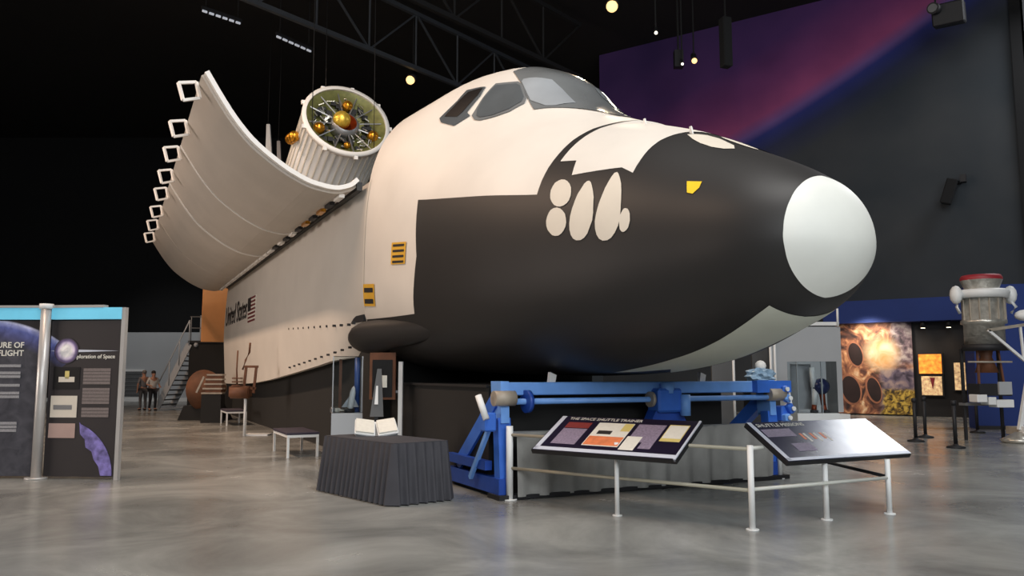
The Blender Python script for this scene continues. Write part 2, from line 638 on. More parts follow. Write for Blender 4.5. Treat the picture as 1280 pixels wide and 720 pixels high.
def hull_off(S, T, off):
    S, T = np.asarray(S, float), np.asarray(T, float)
    P = hull_pts(S, T)
    e = 2e-3
    S1 = np.maximum(S - e * np.sqrt(S + 1e-4), 1e-5)
    S2 = S + e * np.sqrt(S + 1e-4)
    ds = hull_pts(S2, T) - hull_pts(S1, T)
    dt = hull_pts(S, T + e) - hull_pts(S, T - e)
    n = np.cross(ds, dt)
    n /= np.linalg.norm(n, axis=-1, keepdims=True) + 1e-12
    q = pchip(HK, HP['zc'], np.sqrt(S))
    out = np.stack([P[..., 0] * 0 - 0.15, P[..., 1], P[..., 2] - q], -1)
    n *= np.sign((n * out).sum(-1, keepdims=True))
    return P + n * off


shuttle = thing('space_shuttle', 'huge white and black space shuttle trainer with its cargo door swung open', 'spacecraft', NOSE, SRZ)
S_END = 8.4


def build_hull():
    ns, nt_ = 110, 168
    s = (np.linspace(0.0, math.sqrt(S_END), ns)) ** 2
    s[0] = 1e-5
    t = np.linspace(-PI / 2, 1.5 * PI, nt_, endpoint=False)
    P = hull_pts(s[:, None] * np.ones(nt_), t[None] * np.ones((ns, 1)))
    mb = MB()
    mb.grid([[Vector(p) for p in r] for r in P], True, True)
    bmesh.ops.remove_doubles(mb.bm, verts=mb.bm.verts, dist=1e-4)
    return mb


build_hull().build('fuselage_nose', M_white, shuttle)


def patch(name, poly, off, m, parent, step=(0.05, 0.05), **props):
    """paint or panel that follows the hull; poly in (station, angle)"""
    xy = []
    for (s0, t0), (s1, t1) in zip(poly, poly[1:] + poly[:1]):
        x0, x1 = math.sqrt(s0), math.sqrt(s1)
        k = max(1, int(max(abs(x1 - x0) / step[0], abs(t1 - t0) / step[1])))
        for i in range(k):
            xy.append((x0 + (x1 - x0) * i / k, t0 + (t1 - t0) * i / k))
    nb = len(xy)
    px = np.array(xy)
    gx = np.arange(px[:, 0].min() + step[0] * .5, px[:, 0].max(), step[0])
    gt = np.arange(px[:, 1].min() + step[1] * .5, px[:, 1].max(), step[1])
    X, Tt = np.meshgrid(gx, gt)
    X, Tt = X.ravel(), Tt.ravel()
    inside = np.zeros(len(X), bool)
    j = nb - 1
    for i in range(nb):
        xi, ti = px[i]
        xj, tj = px[j]
        c = ((ti > Tt) != (tj > Tt)) & (X < (xj - xi) * (Tt - ti) / (tj - ti + 1e-15) + xi)
        inside ^= c
        j = i
    # drop grid points almost touching the outline
    keep = inside.copy()
    for i in np.nonzero(inside)[0]:
        if (((px[:, 0] - X[i]) / step[0]) ** 2 + ((px[:, 1] - Tt[i]) / step[1]) ** 2).min() < 0.12:
            keep[i] = False
    co = [Vector(q) for q in xy] + [Vector((a, b)) for a, b in zip(X[keep], Tt[keep])]
    edges = [(i, (i + 1) % nb) for i in range(nb)]
    vs, _e, fs, *_ = delaunay_2d_cdt(co, edges, [], 1, 1e-6)
    A = np.array([(v.x, v.y) for v in vs])
    P = hull_off(np.maximum(A[:, 0], 1e-3) ** 2, A[:, 1], off)
    me = bpy.data.meshes.new(name)
    me.from_pydata([tuple(p) for p in P], [], [tuple(f) for f in fs])
    for p in me.polygons:
        p.use_smooth = True
    bm = bmesh.new()
    bm.from_mesh(me)
    bmesh.ops.recalc_face_normals(bm, faces=bm.faces)
    # outward
    c = sum((f.normal.dot(f.calc_center_median() - Vector((f.calc_center_median().x + .3, 0, 3.0))) for f in bm.faces), 0.0)
    if c < 0:
        bmesh.ops.reverse_faces(bm, faces=bm.faces)
    bm.to_mesh(me)
    bm.free()
    me.materials.append(m)
    o = bpy.data.objects.new(name, me)
    for k, v in props.items():
        o[k] = v
    return link(o, parent)


def mirror(poly):
    return [(s, PI - t) for s, t in poly][::-1]


def sym(half):
    """close a starboard chain over the top to its mirror on the port side"""
    return half + mirror(half)


ring = [(3.30, 0.465), (3.335, .576), (3.36, .687), (3.375, .815), (3.40, .977), (3.40, 1.159), (3.35, 1.297), (3.30, 1.44)]
black_half = [(8.38, -PI / 2), (8.38, -.303), (7.115, -.281), (6.21, -.262), (6.06, .108), (6.29, .475)] + ring
patch('black_tile_area', [(0.02, -PI / 2)] + black_half + mirror(black_half) + [(0.02, 1.5 * PI)], .006, M_black, shuttle, label='matt black lower and nose covering')
panel_half = [(2.07, 1.4), (2.065, 1.236), (2.06, 1.09), (2.03, .938), (1.997, .813), (1.968, .663), (2.165, .708), (2.846, .617), (2.943, .753), (3.215, .741), (3.24, .869), (3.265, 1.021), (3.28, 1.173), (3.24, 1.29), (3.22, 1.42)]
patch('nose_top_panel', panel_half[::-1] + mirror(panel_half[::-1]), .012, M_white, shuttle, label='white panel over the top of the nose')
# nose cap: a rounded disc of the nose, slightly higher at the bottom edge
cap = [(0.30, PI / 2), (.27, 1.30), (.238, .943), (.216, .57), (.211, .338), (.210, .076), (.219, -.23), (.253, -.613), (.288, -1.009), (.313, -1.349), (.325, -PI / 2)]


def cap_station(t):
    t = PI - t if t > PI / 2 else t
    ts = [c[1] for c in cap][::-1]
    ss = [c[0] for c in cap][::-1]
    return float(np.interp(t, ts, ss))


def cap_mesh():
    n, k = 96, 16
    rows = []
    for i in range(1, k + 1):
        T = np.linspace(-PI / 2, 1.5 * PI, n, endpoint=False)
        Sx = np.array([cap_station(t) for t in T]) * (i / k) ** 2
        rows.append([Vector(p) for p in hull_off(Sx, T, .012)])
    mb = MB()
    mb.grid(rows, True, True)
    mb.bm.faces.new([v for v in mb.bm.verts][:n])
    return mb


cap_mesh().build('nose_cap', M_cap, shuttle, label='smooth white round nose cap')
chin = [(3.52, -1.241), (3.08, -1.22), (2.65, -1.208), (2.25, -1.194), (1.91, -1.19), (1.67, -1.178), (1.44, -1.155), (1.2, -1.112), (.97, -1.055), (.78, -.999), (.61, -.95), (.605, -1.066), (.6, -1.193), (.595, -1.508), (.6, -PI / 2), (2.9, -PI / 2)]
patch('chin_panel', chin, .012, M_chin, shuttle, (.04, .04), label='pale grey panel under the nose')
patch('chin_panel', mirror(chin), .012, M_chin, shuttle, (.04, .04), label='pale grey panel under the nose')

OVALS = [
    [(2.7, .444), (2.7, .412), (2.72, .387), (2.76, .37), (2.81, .363), (2.86, .365), (2.92, .378), (2.97, .399), (3.02, .427), (3.05, .459), (3.07, .492), (3.07, .524), (3.06, .551), (3.02, .569), (2.98, .579), (2.92, .577), (2.86, .564), (2.8, .541), (2.75, .511), (2.72, .478)],
    [(2.65, .243), (2.65, .212), (2.67, .184), (2.7, .164), (2.74, .152), (2.79, .151), (2.84, .158), (2.88, .175), (2.93, .2), (2.96, .229), (2.98, .261), (2.98, .292), (2.97, .32), (2.95, .341), (2.91, .354), (2.86, .357), (2.8, .349), (2.75, .332), (2.7, .307), (2.67, .276)],
    [(2.28, .306), (2.27, .246), (2.29, .192), (2.31, .15), (2.35, .12), (2.4, .105), (2.46, .106), (2.51, .12), (2.55, .148), (2.58, .186), (2.6, .234), (2.61, .288), (2.61, .345), (2.605, .403), (2.6, .457), (2.58, .505), (2.57, .542), (2.55, .564), (2.52, .57), (2.48, .557), (2.44, .528), (2.39, .485), (2.34, .43), (2.31, .369)],
    [(1.92, .333), (1.9, .258), (1.91, .192), (1.94, .139), (1.98, .103), (2.03, .085), (2.09, .085), (2.14, .102), (2.18, .135), (2.21, .181), (2.23, .238), (2.235, .303), (2.235, .373), (2.23, .444), (2.23, .512), (2.225, .572), (2.22, .62), (2.21, .649), (2.18, .658), (2.15, .644), (2.1, .608), (2.04, .554), (1.99, .487), (1.95, .411)],
    [(1.77, .23), (1.775, .2), (1.78, .174), (1.8, .154), (1.82, .143), (1.84, .14), (1.86, .147), (1.88, .163), (1.89, .186), (1.9, .213), (1.91, .244), (1.91, .273), (1.9, .3), (1.89, .321), (1.88, .333), (1.86, .337), (1.83, .33), (1.81, .314), (1.79, .29), (1.78, .261)],
    [(1.96, 1.31), (1.92, 1.38), (1.84, 1.44), (1.66, 1.46), (1.36, 1.40), (1.25, 1.315), (1.31, 1.233), (1.44, 1.198), (1.62, 1.208), (1.78, 1.245)],
]
for p in OVALS:
    patch('thruster_cover', p, .014, M_ovals, shuttle, (.02, .03))
for p in OVALS[-1:]:
    patch('thruster_cover', mirror(p), .014, M_ovals, shuttle, (.02, .03))
patch('thruster_cover', [(1.5 + .3 * math.cos(a), PI / 2 + .055 * math.sin(a)) for a in np.linspace(0, 2 * PI, 20, endpoint=False)], .014, M_ovals, shuttle, (.02, .03))
patch('warning_marker', [(1.27, .631), (1.1, .642), (1.09, .565), (1.13, .491), (1.2, .501)], .014, M_yellow, shuttle, (.02, .02), label='yellow wedge marker')

# windows
wind = [(6.071, 1.368), (5.607, 1.322), (5.163, 1.257), (4.959, 1.227), (4.61, 1.334), (4.365, 1.407), (4.136, 1.468), (3.816, 1.503)]
cover = patch('windshield_cover', wind + mirror(wind), .014, M_cover, shuttle, (.02, .03), label='grey tinted windshield cover')
pane_s = [(5.61, 1.328), (5.64, 1.346), (5.42, 1.412), (5.32, 1.448), (5.05, 1.451), (4.6, 1.427), (4.72, 1.32), (4.85, 1.283), (5.15, 1.265)]
patch('windshield_pane', pane_s, .022, M_pane, cover, (.02, .02))
patch('windshield_pane', mirror(pane_s), .022, M_pane, cover, (.02, .02))
side_o = [(6.07, 1.26), (5.69, 1.322), (5.56, 1.316), (5.25, 1.267), (5.21, 1.234), (5.36, 1.157), (5.57, 1.105), (5.84, 1.052), (5.97, 1.046), (6.08, 1.062), (6.09, 1.167)]
side_i = [(6.03, 1.249), (5.67, 1.306), (5.56, 1.304), (5.31, 1.262), (5.28, 1.233), (5.4, 1.17), (5.66, 1.105), (5.89, 1.068), (5.98, 1.072), (6.04, 1.101), (6.06, 1.17)]
rear_o = [(6.81, 0.996), (6.7, 1.118), (6.71, 1.192), (6.22, 1.225), (6.17, 1.173), (6.22, 1.068), (6.11, 1.059), (6.31, 0.973), (6.69, 0.974)]
rear_i = [(6.7, 1.012), (6.63, 1.119), (6.58, 1.178), (6.25, 1.212), (6.23, 1.168), (6.31, 1.066), (6.37, 1.027)]
for fl in (lambda p: p, mirror):
    w_ = patch('side_window', fl(side_o), .014, M_cover, shuttle, (.02, .02), label='rounded dark side window')
    patch('window_pane', fl(side_i), .022, M_sidepane, w_, (.02, .02))
    w_ = patch('rear_window', fl(rear_o), .014, M_sidepane, shuttle, (.02, .02), label='slanted open rear window')
    patch('window_opening', fl(rear_i), .022, M_void, w_, (.02, .02))

# stickers with dark print lines
for (s0, s1, t0, t1_, rows) in ((6.45, 7.0, .063, .207, 4), (7.75, 8.33, -.21, -.06, 2)):
    st = patch('warning_sticker', [(s1, t1_), (s0, t1_), (s0, t0), (s1, t0)], .014, M_sticker, shuttle, (.02, .02), label='yellow warning sticker')
    for k in range(rows):
        a = t1_ - (t1_ - t0) * (k + .35) / rows
        ext = (s1 - s0)
        patch('print_line', [(s1 - ext * .12, a), (s0 + ext * .1, a), (s0 + ext * .1, a - (t1_ - t0) / rows * .42), (s1 - ext * .12, a - (t1_ - t0) / rows * .42)], .02, M_ink, st, (.02, .02))
# probes on the crown of the nose
for s_, y_ in ((3.02, .25), (2.0, .3)):
    z_ = float(hull_pts(s_, PI / 2 - .12)[2])
    MB().prism([(s_ - .03, y_ - .01, z_ - .03), (s_ + .03, y_ - .01, z_ - .03), (s_ + .03, y_ - .01, z_ + .08), (s_, y_ - .01, z_ + .08)], (0, .02, 0)).build('air_probe', M_rim, shuttle)
# forward bulkhead closing the crew cabin
rows = []
T = np.linspace(-PI / 2, 1.5 * PI, 96, endpoint=False)
P = hull_pts(np.full(96, S_END), T)
mb = MB()
mb.bm.faces.new([mb.bm.verts.new(Vector(p)) for p in P])
mb.build('cabin_bulkhead', M_white, shuttle)

# cargo bay: two flat sides, floor and rear bulkhead
BAY_END = 27.6
bott = [(8.36, 2.05), (9.55, 1.93), (11.5, 1.78), (14.5, 1.6), (17.5, 1.43), (20.6, 1.3), (24, 1.24), (BAY_END, 1.22)]


def bay_side(sg):
    mb = MB()
    up = [(5.09, 2.60), (4.6, 2.64), (4.0, 2.68), (3.4, 2.70), (2.92, 2.70)]
    ss = np.concatenate([np.linspace(8.36, 11.0, 8), np.linspace(11.7, BAY_END, 12)])
    ts = np.linspace(-PI / 2, PI / 2, 300)
    sec = hull_pts(np.full(300, 8.38), ts)
    for inner in (0, 0.12):
        rows = []
        for s_ in ss:
            zb = float(np.interp(s_, [b[0] for b in bott], [b[1] for b in bott]))
            q = [(y, z) for z, y in up]
            for k in range(1, 5):
                f = k / 4
                q.append((2.70 - .10 * f, 2.92 + (zb - 2.92) * f))
            w = max(0.0, 1 - (s_ - 8.36) / 2.4)
            w = w * w * (3 - 2 * w)
            r = []
            for y, z in q:
                hy = float(np.interp(z, sec[:, 2], sec[:, 1]))
                r.append(Vector((s_, sg * (y + (hy - .004 - y) * w - inner), z)))
            rows.append(r)
        mb.grid(rows, True)
    # close the rims with their own corner vertices so the edges stay crisp
    vs = [v for v in mb.bm.verts]
    cp = {v: mb.bm.verts.new(v.co) for v in vs}
    vs = [cp[v] for v in vs]
    n = 9 * 20
    for i in range(19):
        for col in (0, 8):
            a, b = vs[i * 9 + col], vs[(i + 1) * 9 + col]
            c, d = vs[n + (i + 1) * 9 + col], vs[n + i * 9 + col]
            mb.bm.faces.new((a, b, c, d))
    for row in (0, 19):
        for k in range(8):
            mb.bm.faces.new((vs[row * 9 + k], vs[row * 9 + k + 1], vs[n + row * 9 + k + 1], vs[n + row * 9 + k]))
    for v in vs:
        if not v.link_faces:
            mb.bm.verts.remove(v)
    return mb


star = bay_side(1).build('bay_side', M_midside, shuttle)
bay_side(-1).build('bay_side', M_midside, shuttle)
MB().box(((8.4 + BAY_END) / 2, 0, 2.6), (BAY_END - 8.5, 5.1, 0.12)).build('bay_floor', M_dark, shuttle)
MB().box((BAY_END + .05, 0, 3.2), (0.12, 5.2, 3.8)).build('rear_bulkhead', M_midside, shuttle)
patch('join_strip', [(8.36, -.24), (8.36, .62), (8.31, .62), (8.31, -.24)], .008, M_line, shuttle, (.01, .04))
# lettering and flag on the starboard side
MT = Matrix.Translation((27.25, 2.70, 3.42)) @ Matrix(((-1, 0, 0, 0), (0, 0, 1, 0), (0, 1, 0, 0), (0, 0, 0, 1)))
text_mesh('lettering', 'United States', 1.02, M_ink, shuttle, MT, shear=0.15, bold=0.012)
flag = MB().box((20.62, 2.695, 3.62), (1.42, .03, .8)).build('flag', M_paper, shuttle)
mb = MB()
for k in range(7):
    mb.box((20.62, 2.712, 3.26 + k * .12), (1.42, .014, .06))
mb.build('flag_stripes', mat('flag_red', rgb(110, 44, 46), .6), flag, kind='stuff')
MB().box((21.05, 2.722, 3.80), (.57, .012, .43)).build('flag_canton', M_ink, flag)
mb = MB()
for k in range(11):
    s_ = 9.0 + k * .56
    mb.box((s_, 2.665, 2.50 + .02 * k), (.04, .06, .045))
    mb.box((s_, 2.635, 2.06 - .33 * min(1, k / 10) + .02), (.04, .06, .04))
for k in range(3):
    mb.box((8.75, 2.645, 2.28 + .12 * k), (.06, .06, .05))
mb.build('fastener_holes', M_ink, star, kind='stuff')

# starboard door: a long curved shell hinged on the sill and swung out
prof = [(2.62, 5.08), (2.76, 4.95), (3.1, 4.85), (3.48, 4.90), (3.88, 5.06), (4.28, 5.31), (4.62, 5.58), (4.92, 5.92), (5.17, 6.28), (5.42, 6.68)]
pp = []
for i in range(len(prof) - 1):
    for k in range(4):
        t = i + k / 4
        pp.append((float(pchip(range(len(prof)), [p[0] for p in prof], t)), float(pchip(range(len(prof)), [p[1] for p in prof], t))))
pp.append(prof[-1])


def offset2(pts, d):
    out = []
    for i, p in enumerate(pts):
        a, b = pts[max(i - 1, 0)], pts[min(i + 1, len(pts) - 1)]
        tx, tz = b[0] - a[0], b[1] - a[1]
        L = math.hypot(tx, tz)
        out.append((p[0] - tz / L * d, p[1] + tx / L * d))
    return out


def door_shell(s0, s1, d0, d1, seg=2):
    o, i_ = offset2(pp, d0), offset2(pp, d1)
    loop = o + i_[::-1]
    mb = MB()
    rows = [[Vector((s0 + (s1 - s0) * k / seg, y, z)) for y, z in loop] for k in range(seg + 1)]
    mb.grid(rows, False, True)
    vs = list(mb.bm.verts)
    n, m = len(loop), len(pp)
    for base in (0, n * seg):
        for k in range(m - 1):
            mb.bm.faces.new((vs[base + k], vs[base + k + 1], vs[base + n - 2 - k], vs[base + n - 1 - k]))
    return mb


door = door_shell(8.62, 27.9, 0.0, .05).build('bay_door', M_skin, shuttle)
door_shell(8.50, 27.9, .05, .13).build('door_liner', M_rim, door)
for s_ in (13.3, 17.2):
    door_shell(s_, s_ + (.16 if s_ > 15 else .08), -.014, .0, 1).build('door_seam', M_rim, door)
door_shell(23.0, 23.03, -.006, .0, 1).build('door_seam', M_skin, door)
for s_ in (9.0, 11.4, 13.5, 15.8, 18.0, 20.7, 23.2, 25.9):
    mb = MB()
    y0, z0 = 5.42, 6.62
    hh = [(s_, y0 - .02, z0 - .22), (s_, y0 + .25, z0 - .30), (s_ + .12, y0 + .33, z0 + .04), (s_ + .12, y0 + .04, z0 + .10), (s_, y0 - .02, z0 - .22)]
    for a, b in zip(hh, hh[1:]):
        mb.bar(a, b, .05)
    mb.build('latch', M_rim, door, label='white square latch loop')
# hinge row along the sill
hinge = MB().box(((8.5 + BAY_END) / 2, 2.64, 5.02), (BAY_END - 8.6, .10, .16)).build('hinge_rail', M_void, shuttle)
for k in range(26):
    s_ = 8.9 + k * .72
    m_ = (M_gold if 1 < k < 6 else M_rim) if k % 2 == 0 or k > 9 else M_dark
    MB().box((s_, 2.93, 4.845), (.42 if k < 10 else .56, .10, .07)).build('hinge', m_, hinge)
# wing root fairing stub, sinking into the hull toward the nose
mb = MB()
rows = []
for i in range(19):
    f = i / 18
    x = 8.85 - 3.0 * f
    r = math.sqrt(max(0.0, 1 - (1 - min(1, f / .28)) ** 2))
    yb = 2.62 - .58 * f
    hh_ = .31 - .12 * f
    rows.append([Vector((x, yb + .30 * r * math.cos(a) * (1 - .35 * f), 2.21 + .12 * f + hh_ * r * math.sin(a) + .07 * r * math.cos(a) * (1 - f))) for a in np.linspace(-PI, PI, 24, endpoint=False)])
mb.grid(rows, True, True)
mb.bm.faces.new([v for v in mb.bm.verts][-24:])
mb.build('wing_root_fairing', M_black, shuttle, label='black rounded stub where the wing would begin')
# rear frame standing behind the side, orange light painted into its tan
MB().box((29.6, 2.75, 4.05), (.3, 1.2, 2.3)).build('rear_frame', M_tanlit, shuttle)
for s_, y_ in ((4.05, 1.15), (4.05, -1.45)):
    MB().prism([(s_ - .03, y_ - .05, 1.48), (s_ - .03, y_ + .05, 1.48), (s_ - .03, y_ + .03, 1.62), (s_ - .03, y_ - .07, 1.58)], (.06, 0, 0)).build('jack_eye', M_rim, shuttle, label='white lifting eye')

# ------------------------------------------------------------------ black plinth under the shuttle
pl = thing('display_plinth', 'long matt black plinth wall beneath the shuttle', 'plinth', NOSE, SRZ)
MB().box((6.4, 0, .72), (4.3, 4.0, 1.44)).build('front_box', M_plinth, pl)
pts = [(8.5, 0), (27.5, 0)] + [(s, z + .12) for s, z in bott[::-1] if s > 8.4] + [(8.5, 2.1)]
MB().prism([(s, -2.3, z) for s, z in pts], (0, 4.6, 0)).build('rear_box', M_plinth, pl)
MB().box((6.4, 2.02, 1.43), (4.3, .04, .035)).build('top_trim', M_trussdark, pl)

# ------------------------------------------------------------------ rocket stage hanging in the bay
US = thing('rocket_stage', 'white cylindrical rocket stage with gold engines hanging over the cargo bay', 'rocket', hullw(19.9, 0.0, 0), SRZ)
cz = 9.93
tilt = math.radians(24)
ax = Vector((-math.cos(tilt), 0, math.sin(tilt)))     # toward the open end (local x is aft)
c0 = Vector((0, 0, cz))
e1 = Vector((0, 1, 0))
e2 = ax.cross(e1)


def on_ring(a, r, h=0.0):
    return c0 + ax * h + (e1 * math.cos(a) + e2 * math.sin(a)) * r


R0 = 1.42
MB().lathe([(R0 - .03, -.05), (R0 - .03, -1.2), (R0, -1.25), (R0, -4.4), (R0 * .8, -5.0), (0, -5.0)], c0, ax, 40).build('stage_body', M_whitepaint, US)
mb = MB()
for k in range(40):
    a = 2 * PI * k / 40
    p, q = on_ring(a, R0 + .005, -.12), on_ring(a, R0 + .012, -4.35)
    mb.bar(p, q, .05, .03, on_ring(a, 1) - c0)
mb.build('stringers', M_paper, US, kind='stuff')
MB().lathe([(R0 - .09, .04), (R0 + .04, .04), (R0 + .04, -.12), (R0 - .09, -.12), (R0 - .09, .04)], c0, ax, 48).build('end_ring', M_rim, US, label='white rim of the open end')
MB().lathe([(R0 - .08, -.02), (1.05, -.22), (.95, -.45), (0, -.45)], c0, ax, 40).build('equipment_deck', M_olive, US)
MB().lathe([(.36, -.06), (.46, -.12), (.52, -.4), (.40, -.42), (.30, -.2), (.36, -.06)], c0, ax, 24).build('engine_collar', M_steel, US)
MB().lathe([(.36, -.05), (.30, -.14), (.18, -.36), (0, -.40)], c0, ax, 24).build('engine_nozzle', M_copper, US)
MB().ball(c0 + ax * -.06 + e1 * .14 - e2 * .05, .30, 16).build('gold_dome', M_goldbright, US)
for a, r, rr in ((.35, .95, .2), (2.75, .98, .2), (-1.75, .82, .19), (1.55, .9, .12)):
    MB().ball(on_ring(a, r, -.18), rr, 14).build('gold_tank', M_gold, US)
for k in range(12):
    a = 2 * PI * k / 12 + .13
    MB().bar(on_ring(a, .48, -.16), on_ring(a, R0 - .1, -.1), .035).build('spoke', M_steel, US)
mb = MB()
for k in range(60):
    a, r = random.uniform(0, 2 * PI), random.uniform(.58, 1.22)
    mb.box(on_ring(a, r, -.3), (.1, random.uniform(.08, .2), random.uniform(.08, .2)))
mb.build('avionics_boxes', M_dark, US, kind='stuff')
mb = MB()
for k in range(70):
    a, r = random.uniform(0, 2 * PI), random.uniform(.55, 1.26)
    p = on_ring(a, r, -.22)
    mb.bar(p, on_ring(a + random.uniform(-.25, .25), r + random.uniform(-.2, .2), -.14), random.uniform(.015, .04))
mb.build('pipework', M_foil, US, kind='stuff')
for k in range(9):
    a = 2 * PI * k / 9 + .3
    MB().box(on_ring(a, R0 + .07, -.06), (.12, .12, .12)).build('lug', M_rim, US)
for k in range(3):
    MB().ball(on_ring(.10 - .1 * k, R0 + .12, -.95 - .26 * k), .19, 12).build('thruster_pod', M_gold, US)
for k, (a, dx) in enumerate(((.6, 0), (2.2, 0), (1.5, -3.4))):
    p = on_ring(a, R0, -.1 + dx)
    MB().cone(p, (p.x + .2, p.y, ROOM_H), .012, n=6).build('hanging_cable', M_trussdark, US)

# upright pale panels hanging behind the door
for k, (u0, u1, vt, vb) in enumerate(((331, 341, 155, 208), (346, 352, 176, 212))):
    a, b = at_depth(u0, vb + 8, 33), at_depth(u1, vb + 8, 33)
    c, d = at_depth((u0 + u1) / 2 + 1, vt, 33), at_depth((u0 + u1) / 2 - 3, vt, 33)
    o = MB().prism([a, b, c, d], (0, .12, 0)).build('solar_panel', M_whitepaint if k == 0 else M_steel)
    tag(o, ('broad pale blade-shaped panel upright behind the open cargo door', 'narrow grey blade-shaped panel upright beside the broad pale one')[k], 'panel')
    top = (c + d) / 2
    MB().cone(top, (top.x, top.y + .05, ROOM_H), .012, n=6).build('hanging_cable', M_trussdark, o)
    # cables are stated in world space; the panel stays at the origin

# ------------------------------------------------------------------ blue support stand under the nose
SC = hullw(4.0, 0, 0)
st = thing('support_stand', 'bright blue steel support stand with a crossbeam under the shuttle nose', 'stand', SC, SRZ)
yl, yr = 1.95, -2.68
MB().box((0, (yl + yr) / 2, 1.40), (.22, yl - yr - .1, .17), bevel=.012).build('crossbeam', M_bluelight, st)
MB().cone((-.16, yl - .1, 1.235), (-.16, yr + .12, 1.235), .04, n=12).build('drive_shaft', M_bluelight, st)
for y_ in (1.62, .95):
    pass
MB().cone((-.16, 1.66, 1.235), (-.16, 1.60, 1.235), .15, n=18).build('shaft_flange', M_bluedark, st)
MB().cone((-.16, -.33, 1.235), (-.16, -.38, 1.235), .11, n=16).build('shaft_collar', M_beige, st)
g = MB().box((-.14, -.62, 1.22), (.3, .42, .34), bevel=.03).build('gearbox', M_blue, st)
MB().cone((-.2, -.62, 1.32), (-.2, -.62, 1.46), .1, n=14).build('gear_cap', M_bluelight, g)
MB().prism([(-.2, -.42, 1.08), (-.2, -.86, 1.08), (-.2, -.98, .86), (-.2, -.3, .86)], (.2, 0, 0)).build('gear_foot', M_bluedark, g)
MB().cone((-.3, -.86, 1.0), (-.3, -.86, 1.3), .075, n=12).build('motor', M_bluelight, g)
for sg, y_ in ((1, yl), (-1, yr)):
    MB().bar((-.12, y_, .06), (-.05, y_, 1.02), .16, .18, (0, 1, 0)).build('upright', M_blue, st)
    MB().prism([(-.16, y_ - .06, .96), (.12, y_ - .06, .96), (.16, y_ - .06, 1.5), (-.14, y_ - .06, 1.5)], (0, .12, 0)).build('head_plate', M_bluelight, st)
    MB().bar((.02, y_ + .02 * sg, 1.25), (1.25, y_ + .02 * sg, .3), .14, .2).build('brace', M_blue, st)
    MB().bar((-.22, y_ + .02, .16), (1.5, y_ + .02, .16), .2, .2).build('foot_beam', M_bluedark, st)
    MB().bar((.1, y_ + .12 * sg, .40), (1.45, y_ + .12 * sg, .40), .1, .12).build('side_rail', M_bluedark, st)
    MB().bar((-.1, y_ + .18 * sg, .95), (.55, y_ + .18 * sg, .2), .05, .06).build('tie_rod', M_bluelight, st)
    MB().cone((-.18, y_ + .18 * sg, 1.28), (-.18, y_ - .12 * sg, 1.28), .10, n=14).build('bearing', M_beige, st, label='beige bearing housing')
    MB().cone((-.22, y_ + .30 * sg, 1.02), (-.10, y_ + .36 * sg, 1.32), .045, n=10).build('jack_screw', M_whitepaint, st, label='white capped screw jack')
    MB().box((-.1, y_ + .22 * sg, .98), (.2, .16, .24), bevel=.02).build('screw_housing', M_blue, st)
    MB().box((-.12, y_, .03), (.36, .3, .06)).build('base_pad', M_dark, st)
MB().box((-.16, yr + .02, 1.40), (.12, .7, .18)).build('end_channel', M_blue, st)
for k, (dy, z_, w_) in enumerate(((-.16, 1.36, .10), (-.22, 1.22, .13), (-.28, 1.06, .16), (-.20, .92, .12))):
    MB().box((-.22, yr + dy, z_), (.12, w_, .11), Matrix.Rotation(.5 * k, 3, 'X'), .02).build('jack_block', M_bluelight if k % 2 else M_blue, st)
    MB().cone((-.29, yr + dy, z_), (-.32, yr + dy, z_), .035, n=10).build('bolt', M_whitepaint, st)

# grey cloth skirt hanging below the beam, behind the railing
mb = MB()
rows = []
n = 90
for j in range(7):
    f = j / 6
    r = []
    for i in range(n + 1):
        g_ = i / n
        y_ = 1.86 + (-2.55 - 1.86) * g_
        fold = (math.sin(g_ * 31) * .6 + math.sin(g_ * 73 + 1)) * .038 * (.3 + f)
        r.append(Vector((-.30 - fold, y_, .84 - .80 * f + .015 * math.sin(g_ * 9) * (1 - f))))
    rows.append(r)
mb.grid(rows)
sk = mb.build('stand_skirt', M_skirt)
sk.location, sk.rotation_euler = SC, (0, 0, SRZ)
tag(sk, 'creased grey cloth skirt hanging below the blue crossbeam', 'skirt')
MB().bar((-.27, 1.9, .845), (-.27, -2.6, .845), .03).build('hem_rod', M_steel, sk)
MB().bar((-.30, 1.85, .035), (-.30, -2.55, .035), .05, .05).build('bottom_hem', M_dark, sk)

# ------------------------------------------------------------------ railing with two reading panels
RA, RB, RC, RD, RE, RF = (-.03, 10.41), (1.19, 9.26), (2.47, 8.43), (3.46, 9.01), (4.32, 9.37), (4.11, 12.5)
rl = thing('guard_railing', 'white pipe guard railing around the front of the blue stand', 'railing', (RC[0], RC[1], 0))
o_ = Vector((RC[0], RC[1], 0))


def rp(q, z):
    return Vector((q[0], q[1], z)) - o_


for q, h, r in ((RA, .93, .045), (RB, .82, .026), (RC, .86, .032), (RD, .66, .03), (RE, .62, .03), (RF, .86, .035)):
    po = MB().cone(rp(q, .01), rp(q, h), r, n=14).build('post', M_whitepaint, rl)
    MB().cone(rp(q, 0.0), rp(q, .014), r * 2.1, n=14).build('foot_plate', M_whitepaint, po)
for a, b, z, m_ in ((RA, RC, .82, M_railold), (RA, RC, .40, M_railold), (RC, RE, .41, M_rail), (RE, RF, .42, M_dark), (RC, (2.62, 8.5), .83, M_rail)):
    MB().cone(rp(a, z), rp(b, z), .02, n=10).build('rail', m_, rl)


